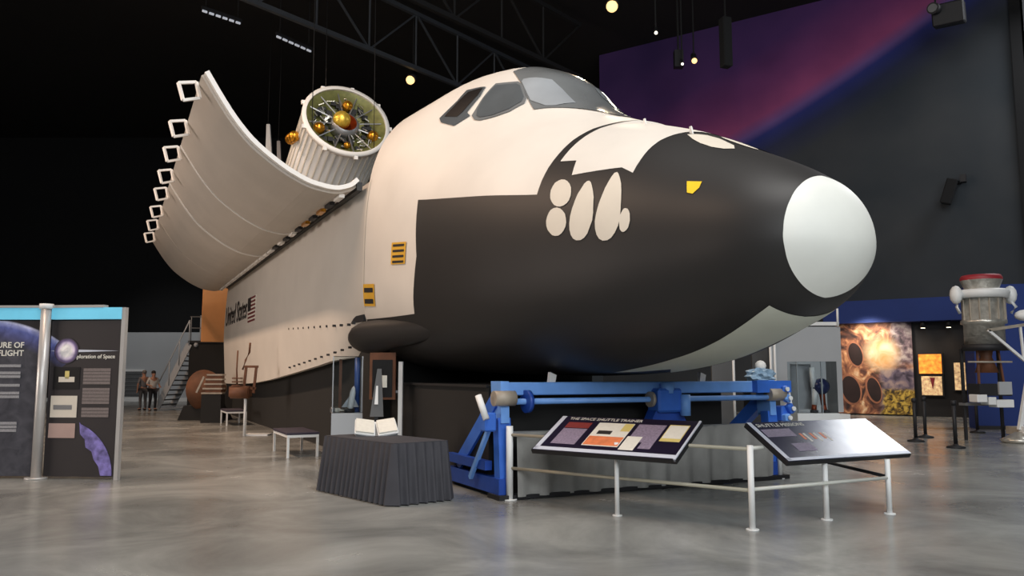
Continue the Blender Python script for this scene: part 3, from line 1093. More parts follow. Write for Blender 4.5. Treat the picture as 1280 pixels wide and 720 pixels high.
def reading_panel(label, bl, br, back, w, zlo, zhi, dep):
    bl, br = Vector((bl[0], bl[1], 0)), Vector((br[0], br[1], 0))
    x = (br - bl).normalized()
    t = thing('reading_panel', label, 'sign', (bl + br) / 2, math.atan2(x.y, x.x), 'tilted reading panels on the railing')
    a = math.atan2(zhi - zlo, dep)
    L = math.hypot(zhi - zlo, dep)
    R = Matrix.Rotation(a, 4, 'X')
    F = Matrix.Translation((0, 0, zlo)) @ R      # board plane: x along, y up the slope, z out
    W = (br - bl).length

    def plate(name, m, u0, u1, v0, v1, h0, h1, par, **p):
        mb = MB()
        mb.box(((u0 + u1) / 2 * W - W / 2, (v0 + v1) / 2 * L, (h0 + h1) / 2), ((u1 - u0) * W, (v1 - v0) * L, h1 - h0))
        bmesh.ops.transform(mb.bm, matrix=F, verts=mb.bm.verts)
        return mb.build(name, m, par, **p)

    def words(body, u, v, size, m, par):
        return text_mesh('title', body, size, m, par, F @ Matrix.Translation((u * W - W / 2, v * L, .004)), depth=.001)
    for u in (.2, .8):
        mb = MB().bar((u * W - W / 2, .05, zlo - .03), (u * W - W / 2, dep - .1, zhi - .12), .05, .04)
        mb.build('bracket', M_signback, t)
    return t, plate, words


t, plate, words_ = reading_panel('tilted navy reading panel with orange photo and text blocks, left one on the railing', (.2256, 9.763), (1.728, 8.592), None, 2.0, .698, 1.067, .672)
plate('board', M_signback, 0, 1, 0, 1, -.06, -.008, t)
face = plate('printed_face', M_sign, 0.005, .995, 0.005, .995, -.008, 0, t)
plate('edge_strip', M_signedge, .012, .045, .02, .99, 0, .003, face)
plate('edge_strip', M_signedge, .012, .985, .015, .10, 0, .003, face)
plate('side_strip', M_signedge, .985, .997, .0, 1, -.03, .004, t)
words_('THE SPACE SHUTTLE TRAINER', .085, .89, .075, M_paper, face)
plate('heading_block', M_red, .10, .28, .66, .82, 0, .002, face)
plate('text_block', M_lilac, .10, .28, .2, .64, 0, .002, face)
ph = plate('photo_print', M_paper, .33, .585, .2, .84, 0, .002, face)
plate('photo_ground', M_orange, .335, .58, .22, .46, .002, .003, ph)
plate('photo_detail', M_ink, .37, .47, .52, .62, .002, .003, ph)
plate('photo_detail', M_ytab, .52, .583, .62, .83, .002, .003, ph)
plate('text_block', M_lilac, .615, .80, .36, .84, 0, .002, face)
plate('text_block', M_lilac, .72, .80, .2, .36, 0, .002, face)
plate('photo_print', M_paper, .60, .70, .14, .5, .002, .003, face)
plate('photo_print', M_ytab, .82, .95, .42, .86, 0, .002, face)
plate('photo_print', M_paper, .825, .945, .5, .84, .002, .003, face)

t, plate, words_ = reading_panel('tilted navy-to-pale reading panel with rocket flames, right one on the railing', (2.94, 8.66), (4.70, 9.56), None, 2.0, .67, 1.045, .62)
plate('board', M_signback, 0, 1, 0, 1, -.06, -.008, t)


def sign_navy_pale():  # base colour runs from navy at the left to pale at the right
    m = bpy.data.materials.new('print_navy_pale')
    m.use_nodes = True
    nt = m.node_tree
    b = nt.nodes['Principled BSDF']
    b.inputs['Roughness'].default_value = 0.22
    tc = nt.nodes.new('ShaderNodeTexCoord')
    sp = nt.nodes.new('ShaderNodeSeparateXYZ')
    nt.links.new(tc.outputs['Generated'], sp.inputs[0])
    nz = nt.nodes.new('ShaderNodeTexNoise')
    nz.inputs['Scale'].default_value = 4
    nt.links.new(tc.outputs['Object'], nz.inputs['Vector'])
    ad = nt.nodes.new('ShaderNodeMath')
    ad.operation = 'MULTIPLY_ADD'
    ad.inputs[1].default_value = .18
    nt.links.new(nz.outputs['Fac'], ad.inputs[0])
    nt.links.new(sp.outputs['X'], ad.inputs[2])
    rp_ = nt.nodes.new('ShaderNodeValToRGB')
    e = rp_.color_ramp.elements
    e[0].position, e[0].color = .3, rgb(34, 34, 60)
    e[1].position, e[1].color = 1.0, rgb(206, 212, 222)
    q = e.new(.62)
    q.color = rgb(96, 100, 122)
    nt.links.new(ad.outputs[0], rp_.inputs['Fac'])
    nt.links.new(rp_.outputs['Color'], b.inputs['Base Color'])
    return m


face = plate('printed_face', sign_navy_pale(), 0.005, .995, 0.005, .995, -.008, 0, t)
plate('edge_strip', M_signedge, .005, .035, .02, .995, 0, .003, face)
plate('edge_strip', M_signedge, .005, .995, .012, .075, 0, .003, face)
words_('SHUTTLE MISSIONS', .05, .86, .085, M_paper, face)
plate('text_block', M_lilac, .05, .27, .6, .8, 0, .002, face)
for u in (.30, .38, .46):
    plate('flame', M_orange, u, u + .018, .5, .66, 0, .002, face)
    plate('flame', M_paper, u + .03, u + .046, .44, .66, 0, .002, face)
plate('text_block', M_lilac, .16, .30, .22, .42, 0, .002, face)

# ------------------------------------------------------------------ skirted table
tu, tv = Vector((-.66, .75, 0)).normalized(), Vector((.79, .61, 0)).normalized()
C0 = Vector((-1.45, 9.95, 0))
TW, TD, TZ = 1.72, .78, .74
ctr = C0 + tu * TW / 2 + tv * TD / 2
tb = thing('folding_table', 'folding table hidden under a black pleated cloth', 'table', ctr)


def tpt(a, b, z):
    return C0 + tu * a + tv * b + Vector((0, 0, z)) - ctr


MB().prism([tpt(.06, .06, .70), tpt(TW - .06, .06, .70), tpt(TW - .06, TD - .06, .70), tpt(.06, TD - .06, .70)], (0, 0, .03)).build('tabletop', M_dark, tb)
for a in (.12, TW - .12):
    for b in (.12, TD - .12):
        MB().cone(tpt(a, b, 0), tpt(a, b, .70), .02, n=8).build('leg', M_steel, tb)
cl = thing('tablecloth', 'black pleated tablecloth covering the table left of the blue stand', 'tablecloth', ctr)
MB().prism([tpt(-.005, -.005, .737), tpt(TW + .005, -.005, .737), tpt(TW + .005, TD + .005, .737), tpt(-.005, TD + .005, .737)], (0, 0, .012)).build('cloth_top', M_cloth, cl)
per = []
cs = [(0, 0), (TW, 0), (TW, TD), (0, TD)]
for k in range(4):
    (a0, b0), (a1, b1) = cs[k], cs[(k + 1) % 4]
    L = math.hypot(a1 - a0, b1 - b0)
    m_ = int(L / .014)
    for i in range(m_):
        f = i / m_
        nx, ny = (b1 - b0) / L, -(a1 - a0) / L
        per.append((a0 + (a1 - a0) * f, b0 + (b1 - b0) * f, nx, ny, f * L, k))
rows = []
for j in range(6):
    f = j / 5
    r = []
    for i, (a, b, nx, ny, l, k_) in enumerate(per):
        w = (.5 + .5 * math.sin(2 * PI * l / .118 + .9 * math.sin(l * 7 + k_ * 2))) ** 1.5
        d = .006 + (.020 + .055 * f) * w + .035 * f
        ca, cb = a - TW / 2, b - TD / 2
        sp_ = 1 + .02 * f
        r.append(tpt(TW / 2 + ca * sp_ + nx * d, TD / 2 + cb * sp_ + ny * d, .742 - .728 * f))
    rows.append(r)
MB().grid(rows, True, True).build('pleated_skirt', M_cloth, cl)

# white ring binders on the table's far corner
bd = thing('ring_binder', 'white open ring binder on a slanted holder at the far corner of the black table', 'binder', C0 + tu * 1.28 + tv * .52 + Vector((0, 0, .752)), .25)
R_ = Matrix.Rotation(math.radians(28), 3, 'X')
for k in range(2):
    MB().box((-.15 + .30 * k, .02, .10), (.28, .36, .02), Matrix.Rotation(math.radians(8 * (1 - 2 * k)), 3, 'Y') @ R_).build('cover', M_whitepaint, bd)
    MB().box((-.15 + .30 * k, .015, .125), (.25, .33, .025), Matrix.Rotation(math.radians(8 * (1 - 2 * k)), 3, 'Y') @ R_).build('page', M_paper, bd)
MB().prism([(-.28, -.14, 0), (-.28, .2, 0), (-.28, .2, .17)], (.56, 0, 0)).build('holder', M_steel, bd)

# display case behind the table
dc = thing('display_case', 'white pedestal case of glass behind the black table', 'display case', (-2.86, 14.0, 0), .22)
MB().box((0, 0, .465), (.52, .52, .93)).build('pedestal', M_palewall, dc)
MB().box((0, 0, 1.42), (.50, .50, .95)).build('glass_hood', M_glass, dc)
for sx in (-1, 1):
    for sy in (-1, 1):
        MB().box((sx * .245, sy * .245, 1.42), (.018, .018, .95)).build('corner_post', M_steel, dc)
MB().cone((.17, .10, .93), (.17, .10, 1.88), .05, n=12).build('blue_tube', M_poleblue, dc)
MB().box((-.12, .12, 1.40), (.05, .04, .9)).build('brown_rod', M_wood, dc)
sm = thing('shuttle_model', 'small white shuttle model standing in the glass pedestal case', 'model', (-2.80, 13.93, .935), .3)
MB().cone((0, 0, 0), (0, 0, .06), .09, n=12).build('stand', M_dark, sm)
MB().lathe([(.02, .06), (.05, .08), (.05, .34), (.03, .42), (0, .46)], (0, 0, 0), (.15, 0, 1), 14).build('body', M_whitepaint, sm)
MB().prism([(-.13, .04, .09), (.16, .04, .09), (.07, .04, .28), (0, .04, .28)], (0, .02, 0)).build('wing', M_steel, sm)
gv = thing('space_glove', 'cream space glove lying on the floor of the pedestal case', 'glove', (-3.0, 13.86, .935), .5)
MB().ball((0, 0, .045), .065, 12, (1.1, .8, .6)).build('palm', M_ovals, gv)
for k in range(4):
    MB().cone((.04, -.035 + .022 * k, .045), (.125 - .012 * abs(k - 1.5), -.042 + .028 * k, .035), .013, .010, 8).build('finger', M_ovals, gv)
MB().cone((.0, -.045, .045), (.05, -.09, .04), .014, .012, 8).build('thumb', M_ovals, gv)
MB().cone((-.05, 0, .045), (-.11, 0, .05), .04, .048, 12).build('cuff', M_steel, gv)
q = at_depth(470, 520, 13.2)
lh = thing('leaflet_holder', 'grey translucent tapered sheet standing between the glass case and the framed picture', 'holder', (q.x, 13.2, 0), .1)
MB().prism([(-.10, 0, .9), (.12, 0, .9), (.07, .12, 1.68), (.0, .12, 1.68)], (0, .03, 0)).build('sheet', M_greydark, lh)
MB().prism([(-.03, -.01, 1.1), (.03, -.01, 1.1), (.02, .07, 1.4), (-.01, .07, 1.4)], (0, .01, 0)).build('leaflet', M_whitepaint, lh)
MB().box((0, .06, .45), (.06, .06, .9)).build('stem', M_dark, lh)
MB().box((0, .06, .015), (.3, .3, .03)).build('foot', M_dark, lh)

# framed picture on a white post
pf = thing('picture_stand', 'dark framed picture fixed to a white post beside the glass case', 'sign', (-2.10, 13.5, 0), -.1)
MB().box((.24, 0, .90), (.07, .06, 1.8)).build('post', M_whitepaint, pf)
MB().box((.2, 0, .02), (.3, .3, .04)).build('base', M_steel, pf)
MB().bar((0, 0, 1.3), (.24, 0, 1.3), .04).build('arm', M_steel, pf)
fr = MB().box((-.06, -.03, 1.56), (.44, .05, .78)).build('frame', M_wood, pf)
MB().box((-.06, -.06, 1.52), (.34, .02, .62)).build('picture', M_void, fr)
MB().box((-.05, -.075, 1.47), (.15, .01, .2)).build('white_print', M_paper, fr)

# ------------------------------------------------------------------ benches


def bench(label, loc):
    t = thing('bench', label, 'bench', loc, SRZ, 'low benches along the plinth')
    L, W, H = 1.5, .62, .43
    MB().box((L / 2, -W / 2, H + .02), (L, W, .05), bevel=.01).build('seat', M_bench, t)
    f = MB()
    for y_ in (-.03, -W + .03):
        f.bar((0, y_, H - .03), (L, y_, H - .03), .03, .05)
    for x_ in (.02, L - .02):
        f.bar((x_, -.03, H - .03), (x_, -W + .03, H - .03), .03, .05)
    f.build('apron', M_whitepaint, t)
    for x_ in (.03, L - .03):
        for y_ in (-.03, -W + .03):
            MB().box((x_, y_, H / 2), (.045, .045, H)).build('leg', M_whitepaint, t)
    return t


bench('low bench with dark seat and white legs, the nearer one by the plinth', (-4.3, 15.5, 0))
bench('low bench with dark seat and white legs, below the brown capsule', (-8.8, 24.9, 0))

# brown capsule and wooden machine further back
cp_ = thing('space_capsule', 'round brown scorched capsule lying on a black cradle by the stairs', 'capsule', (-10.8, 28.2, 0))
axc = Vector((.75, -.55, .12)).normalized()
MB().lathe([(0, -.2), (.42, -.15), (.66, .0), (.73, .1), (.67, .25), (.42, .7), (.25, 1.0), (0, 1.05)], (0, 0, 1.0), axc, 28).build('shell', M_brown, cp_)
MB().prism([(-.7, -.4, 0), (.9, -.4, 0), (.6, -.4, .5), (-.5, -.4, .5)], (0, .9, 0)).build('cradle', M_plinth, cp_)
MB().lathe([(.25, .8), (.30, .84), (.30, .95), (.25, .98)], (0, 0, 1.0), axc, 20).build('neck_ring', M_beige, cp_)

eq = thing('equipment_rack', 'pale layered equipment block on a dark stand beside the brown capsule', 'equipment', (-9.85, 26.6, 0), .1)
MB().box((0, 0, .46), (.62, .5, .92)).build('stand', M_plinth, eq)
for k in range(5):
    MB().box((0.02 * k, 0, .96 + k * .15), (.66 - .04 * k, .45, .05)).build('shelf', M_beige, eq)
MB().box((.04, 0, 1.27), (.5, .38, .64)).build('core', M_wood, eq)
MB().bar((-.48, -.2, .98), (-.26, -.2, 1.5), .06).build('strut', M_beige, eq)

wm = thing('wooden_machine', 'brown wooden frame machine with two tall rods raised on a thin white post', 'machine', (-6.90, 20.9, 0), .05)
MB().cone((0, 0, 0), (0, 0, 1.1), .035, n=10).build('white_post', M_whitepaint, wm)
MB().box((.28, .3, .02), (.6, .5, .04)).build('white_base', M_whitepaint, wm)
MB().box((-.14, .02, 1.14), (.50, .36, .26)).build('drum_box', M_wood, wm)
MB().cone((-.36, -.06, 1.12), (.10, -.06, 1.12), .16, n=16).build('drum', M_wood, wm)
for x_ in (-.06, .20):
    MB().bar((x_, 0, 1.1), (x_ + .05, 0, 1.76), .06, .06).build('frame_side', M_wood, wm)
MB().bar((-.06, 0, 1.78), (.30, 0, 1.78), .06, .06).build('frame_top', M_wood, wm)
MB().bar((-.06, 0, 1.22), (.26, 0, 1.22), .06, .06).build('frame_foot', M_wood, wm)
MB().tube([(-.22, 0, 1.2), (-.25, 0, 1.7), (-.24, 0, 2.2)], .02).build('rod', M_wood, wm)
MB().tube([(-.10, 0, 1.7), (-.03, 0, 1.95), (.06, 0, 2.15), (.07, 0, 2.4)], .028).build('rod', M_wood, wm)
for k in range(3):
    MB().box((-.22, -.02, 1.30 + .09 * k), (.2, .28, .03)).build('slat', M_wood, wm)

# ------------------------------------------------------------------ stair platform, pale wall and the two visitors
sf = thing('stair_platform', 'black viewing platform with a white edged stair and railings', 'stairs', (-13.2, 35.6, 0))
MB().box((0.2, .9, 1.48), (2.5, 2.2, 2.96)).build('deck_box', M_plinth, sf)
MB().box((0.2, .9, 3.0), (2.6, 2.3, .1)).build('deck', M_dark, sf)
for y_ in (-.2, 1.4):
    MB().bar((-2.35, y_, .12), (-1.05, y_, 2.9), .06, .26).build('stringer', M_palewall, sf)
for k in range(13):
    f = (k + .5) / 13
    MB().box((-2.35 + 1.3 * f, .6, .12 + 2.8 * f), (.28, 1.55, .05)).build('tread', M_steel, sf)
for k in range(4):
    f = k / 3
    x_, z_ = -2.28 + 1.23 * f, .3 + 2.65 * f
    MB().cone((x_, -.25, z_ - .1), (x_, -.25, z_ + .95), .022, n=8).build('rail_post', M_palewall, sf)
MB().cone((-2.28, -.25, 1.25), (-1.05, -.25, 3.95), .028, n=8).build('handrail', M_palewall, sf)
for x_ in (-1.0, -.2, .6, 1.4):
    MB().cone((x_, -.2, 3.05), (x_, -.2, 4.1), .022, n=8).build('rail_post', M_steel, sf)
for z_ in (3.6, 4.1):
    MB().cone((-1.05, -.2, z_), (1.4, -.2, z_), .025, n=8).build('handrail', M_steel, sf)
for x_ in (-.75, 1.25):
    MB().ball((x_, -.22, 2.86), .1, 8).build('stair_lamp', M_palewall, sf)
MB().box((-.55, .3, 3.62), (.5, .06, 1.15)).build('guard_panel', M_palewall, sf)

gw = thing('pale_partition', 'pale grey low partition wall with a vent at the far left', 'partition', (-22.2, 47, 0))
MB().box((0, 0, 2.0), (9.5, .3, 4.0)).build('panel', M_palewall, gw)
vt = MB().box((-.05, -.18, 1.0), (1.75, .08, 1.7)).build('vent', M_whitepaint, gw)
MB().box((-.05, -.23, 1.0), (1.5, .04, 1.45)).build('grille', M_greydark, vt)
for k in range(6):
    MB().box((-.05, -.26, .42 + k * .24), (1.5, .03, .06)).build('louvre', M_steel, vt)
MB().box((0, -.2, .1), (9.5, .1, .2)).build('skirting', M_whitepaint, gw)


def skinned(verts, edges, radii, root, name, m, parent, sub=1, grow=1.0):
    me = bpy.data.meshes.new(name)
    me.from_pydata(verts, edges, [])
    o = bpy.data.objects.new(name, me)
    COL.objects.link(o)
    bm = bmesh.new()
    bm.from_mesh(me)
    lay = bm.verts.layers.skin.verify()
    bm.verts.ensure_lookup_table()
    for v, r in zip(bm.verts, radii):
        rr = r if isinstance(r, tuple) else (r, r)
        v[lay].radius = (rr[0] * grow, rr[1] * grow)
    bm.verts[root][lay].use_root = True
    bm.to_mesh(me)
    bm.free()
    o.modifiers.new('skin', 'SKIN').use_smooth_shade = True
    s_ = o.modifiers.new('smooth', 'SUBSURF')
    s_.levels = s_.render_levels = sub
    dg = bpy.context.evaluated_depsgraph_get()
    m2 = bpy.data.meshes.new_from_object(o.evaluated_get(dg))
    bpy.data.objects.remove(o)
    m2.materials.clear()
    m2.materials.append(m)
    m2.name = name
    for p in m2.polygons:
        p.use_smooth = True
    return link(bpy.data.objects.new(name, m2), parent)


def person(label, loc, rz, h, top, bottom, hair, armL, armR, stride):
    """faces local -y; armL/armR: (elbow, wrist) offsets"""
    t = thing('person', label, 'person', loc, rz)
    k = h / 1.75
    J = {'pelvis': (0, 0, .93), 'waist': (0, .01, 1.08), 'chest': (0, .02, 1.30), 'neck': (0, .01, 1.47), 'skull': (0, -.01, 1.56), 'crown': (0, 0, 1.68),
         'shl': (.18, .02, 1.40), 'shr': (-.18, .02, 1.40), 'hipl': (.095, 0, .88), 'hipr': (-.095, 0, .88),
         'knl': (.10, -.03 - stride * .4, .49), 'knr': (-.10, -.02 + stride * .3, .49), 'anl': (.10, .02 - stride * .6, .09), 'anr': (-.10, .02 + stride * .6, .09),
         'tol': (.12, -.14 - stride * .6, .04), 'tor': (-.12, -.14 + stride * .6, .04)}
    J['ell'], J['wrl'] = armL
    J['elr'], J['wrr'] = armR
    rad = {'pelvis': (.15, .11), 'waist': (.135, .10), 'chest': (.165, .115), 'neck': .055, 'skull': (.078, .092), 'crown': (.07, .085), 'shl': .06, 'shr': .06,
           'hipl': .09, 'hipr': .09, 'knl': .058, 'knr': .058, 'anl': .042, 'anr': .042, 'tol': .038, 'tor': .038, 'ell': .043, 'elr': .043, 'wrl': .03, 'wrr': .03}
    names = list(J)
    E_ = [('pelvis', 'waist'), ('waist', 'chest'), ('chest', 'neck'), ('neck', 'skull'), ('skull', 'crown'), ('chest', 'shl'), ('chest', 'shr'), ('shl', 'ell'), ('ell', 'wrl'), ('shr', 'elr'), ('elr', 'wrr'),
          ('pelvis', 'hipl'), ('pelvis', 'hipr'), ('hipl', 'knl'), ('knl', 'anl'), ('anl', 'tol'), ('hipr', 'knr'), ('knr', 'anr'), ('anr', 'tor')]
    vs = [Vector(J[n_]) * k for n_ in names]
    rr = [tuple(a * k for a in rad[n_]) if isinstance(rad[n_], tuple) else rad[n_] * k for n_ in names]
    ed = [(names.index(a), names.index(b)) for a, b in E_]
    # palms and fingers
    for sd in ('l', 'r'):
        w = Vector(J['wr' + sd]) * k
        d = (w - Vector(J['el' + sd]) * k).normalized()
        sx, sy, _ = frame_for(d)
        pi = len(vs)
        vs.append(w + d * .05 * k)
        rr.append((.038 * k, .018 * k))
        ed.append((names.index('wr' + sd), pi))
        for q in range(4):
            b = len(vs)
            f0 = w + d * .09 * k + sx * (-.03 + .02 * q) * k
            vs.append(f0)
            rr.append(.010 * k)
            vs.append(f0 + d * (.06 - .008 * abs(q - 1.4)) * k + sy * .02 * k)
            rr.append(.008 * k)
            ed += [(pi, b), (b, b + 1)]
        b = len(vs)
        vs.append(w + d * .06 * k + sx * .05 * k)
        rr.append(.011 * k)
        ed.append((pi, b))
    skinned(vs, ed, rr, 0, 'body', M_flesh, t)

    def garment(nm, keys, pairs, m, grow, root):
        vv = [Vector(J[n_]) * k for n_ in keys]
        ra = [tuple(a * k for a in rad[n_]) if isinstance(rad[n_], tuple) else rad[n_] * k for n_ in keys]
        return skinned(vv, [(keys.index(a), keys.index(b)) for a, b in pairs], ra, keys.index(root), nm, m, t, 1, grow)
    garment('shirt', ['waist', 'chest', 'shl', 'shr', 'ell', 'elr', 'pelvis'], [('pelvis', 'waist'), ('waist', 'chest'), ('chest', 'shl'), ('chest', 'shr'), ('shl', 'ell'), ('shr', 'elr')], top, 1.16, 'chest')
    garment('trousers', ['pelvis', 'hipl', 'hipr', 'knl', 'knr', 'anl', 'anr'], [('pelvis', 'hipl'), ('pelvis', 'hipr'), ('hipl', 'knl'), ('knl', 'anl'), ('hipr', 'knr'), ('knr', 'anr')], bottom, 1.2, 'pelvis')
    for sd in ('l', 'r'):
        a = Vector(J['an' + sd]) * k
        MB().ball((a.x, a.y - .07 * k, .045 * k), .06 * k, 10, (.85, 2.0, .75)).build('shoe', M_void, t)
    MB().ball((0, .015 * k, 1.665 * k), .10 * k, 14, (.92, 1.08, .85)).build('hair', hair, t)
    hd = MB()
    hd.cone((0, -.085 * k, 1.60 * k), (0, -.125 * k, 1.575 * k), .014 * k, .016 * k, 8)
    hd.build('nose', M_flesh, t)
    for sx_ in (-1, 1):
        MB().ball((sx_ * .032 * k, -.088 * k, 1.615 * k), .011 * k, 8).build('eye', M_void, t)
        MB().ball((sx_ * .088 * k, .01 * k, 1.595 * k), .022 * k, 8, (.5, 1, 1.4)).build('ear', M_flesh, t)
    MB().box((0, -.098 * k, 1.545 * k), (.04 * k, .012 * k, .01 * k)).build('mouth', M_redcap, t)
    return t


pA = at_z(190, 513.5, 0)
person('person in white shirt and dark trousers standing near the stairs', (pA.x, pA.y, 0), .9, 1.74, M_shirt, M_trouser, M_hair,
       ((.27, .03, 1.14), (.22, -.16, 1.05)), ((-.27, .03, 1.14), (-.20, -.18, 1.08)), .08)
person('person in grey clothes standing half behind the one in white', (pA.x - .55, pA.y + .3, 0), -2.2, 1.76, M_shirtgrey, M_trousergrey, M_hairgrey,
       ((.27, .04, 1.14), (.26, -.02, .90)), ((-.27, .04, 1.14), (-.24, -.04, .90)), .05)

# ------------------------------------------------------------------ banner stand at the left
bn = thing('exhibit_banner', 'tall dark space exhibit banner with a silver pole and blue header', 'banner', (-7.26, 12.5, 0))


def planet(name, cx, cz_, R, base, far):
    """printed photo of a planet's limb: blue disc with cloud noise over a dark sheet (object x, z)"""
    m = bpy.data.materials.new(name)
    m.use_nodes = True
    nt = m.node_tree
    b = nt.nodes['Principled BSDF']
    b.inputs['Roughness'].default_value = .5
    tc = nt.nodes.new('ShaderNodeTexCoord')
    mp = nt.nodes.new('ShaderNodeVectorMath')
    mp.operation = 'SUBTRACT'
    mp.inputs[1].default_value = (cx, 0, cz_)
    nt.links.new(tc.outputs['Object'], mp.inputs[0])
    ml = nt.nodes.new('ShaderNodeVectorMath')
    ml.operation = 'MULTIPLY'
    ml.inputs[1].default_value = (1, 0, 1)
    nt.links.new(mp.outputs[0], ml.inputs[0])
    ln = nt.nodes.new('ShaderNodeVectorMath')
    ln.operation = 'LENGTH'
    nt.links.new(ml.outputs[0], ln.inputs[0])
    dv = nt.nodes.new('ShaderNodeMath')
    dv.operation = 'DIVIDE'
    dv.inputs[1].default_value = R
    nt.links.new(ln.outputs['Value'], dv.inputs[0])
    rp_ = nt.nodes.new('ShaderNodeValToRGB')
    e = rp_.color_ramp.elements
    e[0].position, e[0].color = far, rgb(*base)
    e[1].position, e[1].color = 1.0, rgb(22, 21, 26)
    for p, c in ((far + (.985 - far) * .35, (74, 78, 120)), (far + (.985 - far) * .75, (92, 104, 170)), (.975, (150, 160, 210)), (.987, (190, 196, 226))):
        q = e.new(p)
        q.color = rgb(*c)
    nt.links.new(dv.outputs[0], rp_.inputs['Fac'])
    nz = nt.nodes.new('ShaderNodeTexNoise')
    nz.inputs['Scale'].default_value = 5
    nz.inputs['Detail'].default_value = 6
    nz.inputs['Distortion'].default_value = 1
    nt.links.new(tc.outputs['Object'], nz.inputs['Vector'])
    r2 = nt.nodes.new('ShaderNodeValToRGB')
    r2.color_ramp.elements[0].position = .35
    r2.color_ramp.elements[0].color = (.55, .55, .6, 1)
    r2.color_ramp.elements[1].position = .7
    r2.color_ramp.elements[1].color = (1.25, 1.2, 1.2, 1)
    nt.links.new(nz.outputs['Fac'], r2.inputs['Fac'])
    mx = nt.nodes.new('ShaderNodeMix')
    mx.data_type = 'RGBA'
    mx.blend_type = 'MULTIPLY'
    mx.inputs[0].default_value = 1
    nt.links.new(rp_.outputs['Color'], mx.inputs[6])
    nt.links.new(r2.outputs['Color'], mx.inputs[7])
    nt.links.new(mx.outputs[2], b.inputs['Base Color'])
    return m


# left leaf lies x<0, right leaf x>0 and swings a little toward the visitor
MB().cone((0, -.06, 0), (0, -.06, 2.66), .075, n=20).build('pole', M_alu, bn)
MB().cone((0, -.06, 0), (0, -.06, .03), .16, n=20).build('pole_foot', M_alu, bn)
MB().cone((0, -.06, 2.60), (0, -.06, 2.68), .10, n=20).build('pole_cap', M_whitepaint, bn)
LZ0, LZ1 = .04, 2.42
lf = MB().box((-1.05, 0, (LZ0 + LZ1) / 2), (2.05, .05, LZ1 - LZ0)).build('left_leaf', planet('banner_planet_left', -1.0, .2, 2.26, (66, 68, 76), .84), bn)
MB().box((-1.05, 0, 2.53), (2.05, .10, .18)).build('light_header', M_bluelamp, bn)
MB().box((-1.05, 0, 2.64), (2.1, .14, .035)).build('header_cap', M_alu, bn)
RT = Matrix.Rotation(-.10, 4, 'Z')


def leaf_box(x0, x1, z0, z1, y0, y1, name, m, par, **p):
    mb = MB().box(((x0 + x1) / 2, (y0 + y1) / 2, (z0 + z1) / 2), (x1 - x0, y1 - y0, z1 - z0))
    bmesh.ops.transform(mb.bm, matrix=RT, verts=mb.bm.verts)
    return mb.build(name, m, par, **p)


rf = leaf_box(.09, 1.24, LZ0, LZ1, -.025, .025, 'right_leaf', mat('banner_dark', rgb(42, 38, 40), .55, var=.08), bn)
leaf_box(.09, 1.24, 2.44, 2.62, -.05, .05, 'light_header', M_bluelamp, bn)
leaf_box(.0, .95, 2.62, 2.66, -.06, .06, 'header_cap', M_alu, bn)
leaf_box(1.24, 1.30, 0.0, 2.62, -.04, .04, 'edge_post', M_alu, bn)
FR = Matrix(((1, 0, 0, 0), (0, 0, -1, 0), (0, 1, 0, 0), (0, 0, 0, 1)))
text_mesh('banner_title', 'FUTURE OF\nSPACEFLIGHT', .125, M_paper, lf, Matrix.Translation((-.33, -.027, 2.0)) @ FR, 'RIGHT', bold=.002)
for k, (z0, z1) in enumerate(((1.66, 1.74), (1.47, 1.63), (1.36, 1.44), (1.16, 1.32), (.66, .86))):
    for q in range(max(1, int((z1 - z0) / .055))):
        zz = z1 - q * .055
        MB().box((-.67, -.028, zz - .02), (.62 if k < 4 else .60, .006, .042)).build('text_line', M_greytext, lf)
text_mesh('banner_heading', 'Exploration of Space', .085, M_paper, rf, RT @ Matrix.Translation((1.16, -.03, 1.835)) @ FR, 'RIGHT', bold=.001)
sun = MB().cone((.36, -.028, 1.95), (.36, -.034, 1.95), .2, n=24)
bmesh.ops.transform(sun.bm, matrix=RT, verts=sun.bm.verts)
def glow_print(name, cx, cz_, R, stops):
    m = planet(name, cx, cz_, R, stops[0][1], 0.02)
    rp_ = [n for n in m.node_tree.nodes if n.type == 'VALTORGB'][0]
    e = rp_.color_ramp.elements
    while len(e) > 2:
        e.remove(e[1])
    e[0].position, e[0].color = stops[0][0], rgb(*stops[0][1])
    e[1].position, e[1].color = stops[-1][0], rgb(*stops[-1][1])
    for p, c in stops[1:-1]:
        e.new(p).color = rgb(*c)
    return m


sun.build('sun_print', glow_print('sun_glow_print', .355, 1.95, .2, ((.42, (255, 254, 250)), (.62, (226, 214, 236)), (.78, (120, 104, 150)), (1.0, (48, 43, 48)))), rf)
arc = MB()
o1 = [(-.98 + 2.26 * math.cos(a), .2 + 2.26 * math.sin(a)) for a in np.linspace(1.077, .84, 14)]
o2 = [(-.98 + 1.9 * math.cos(a), .2 + 1.9 * math.sin(a)) for a in np.linspace(.90, .96, 6)]
arc.prism([(x, -.0255, z) for x, z in o1] + [(.30, -.0255, 1.70), (.09, -.0255, 1.72)], (0, -.002, 0))
bmesh.ops.transform(arc.bm, matrix=RT, verts=arc.bm.verts)
arc.build('planet_limb_print', planet('banner_limb', -.98, .2, 2.27, (40, 37, 44), .84), rf)
fl = MB()
fl.prism([(.1, -.03, 1.95), (.36, -.03, 1.925), (1.22, -.03, 1.95), (.36, -.03, 1.975)], (0, -.003, 0))
bmesh.ops.transform(fl.bm, matrix=RT, verts=fl.bm.verts)
fl.build('sun_ray_print', M_signedge, rf)
ph = leaf_box(.17, .60, 1.36, 1.70, -.032, -.026, 'photo_print', M_void, rf)
leaf_box(.26, .52, 1.47, 1.55, -.036, -.031, 'photo_subject', M_ovals, ph)
leaf_box(.36, .43, 1.52, 1.64, -.036, -.031, 'photo_subject', M_ytab, ph)
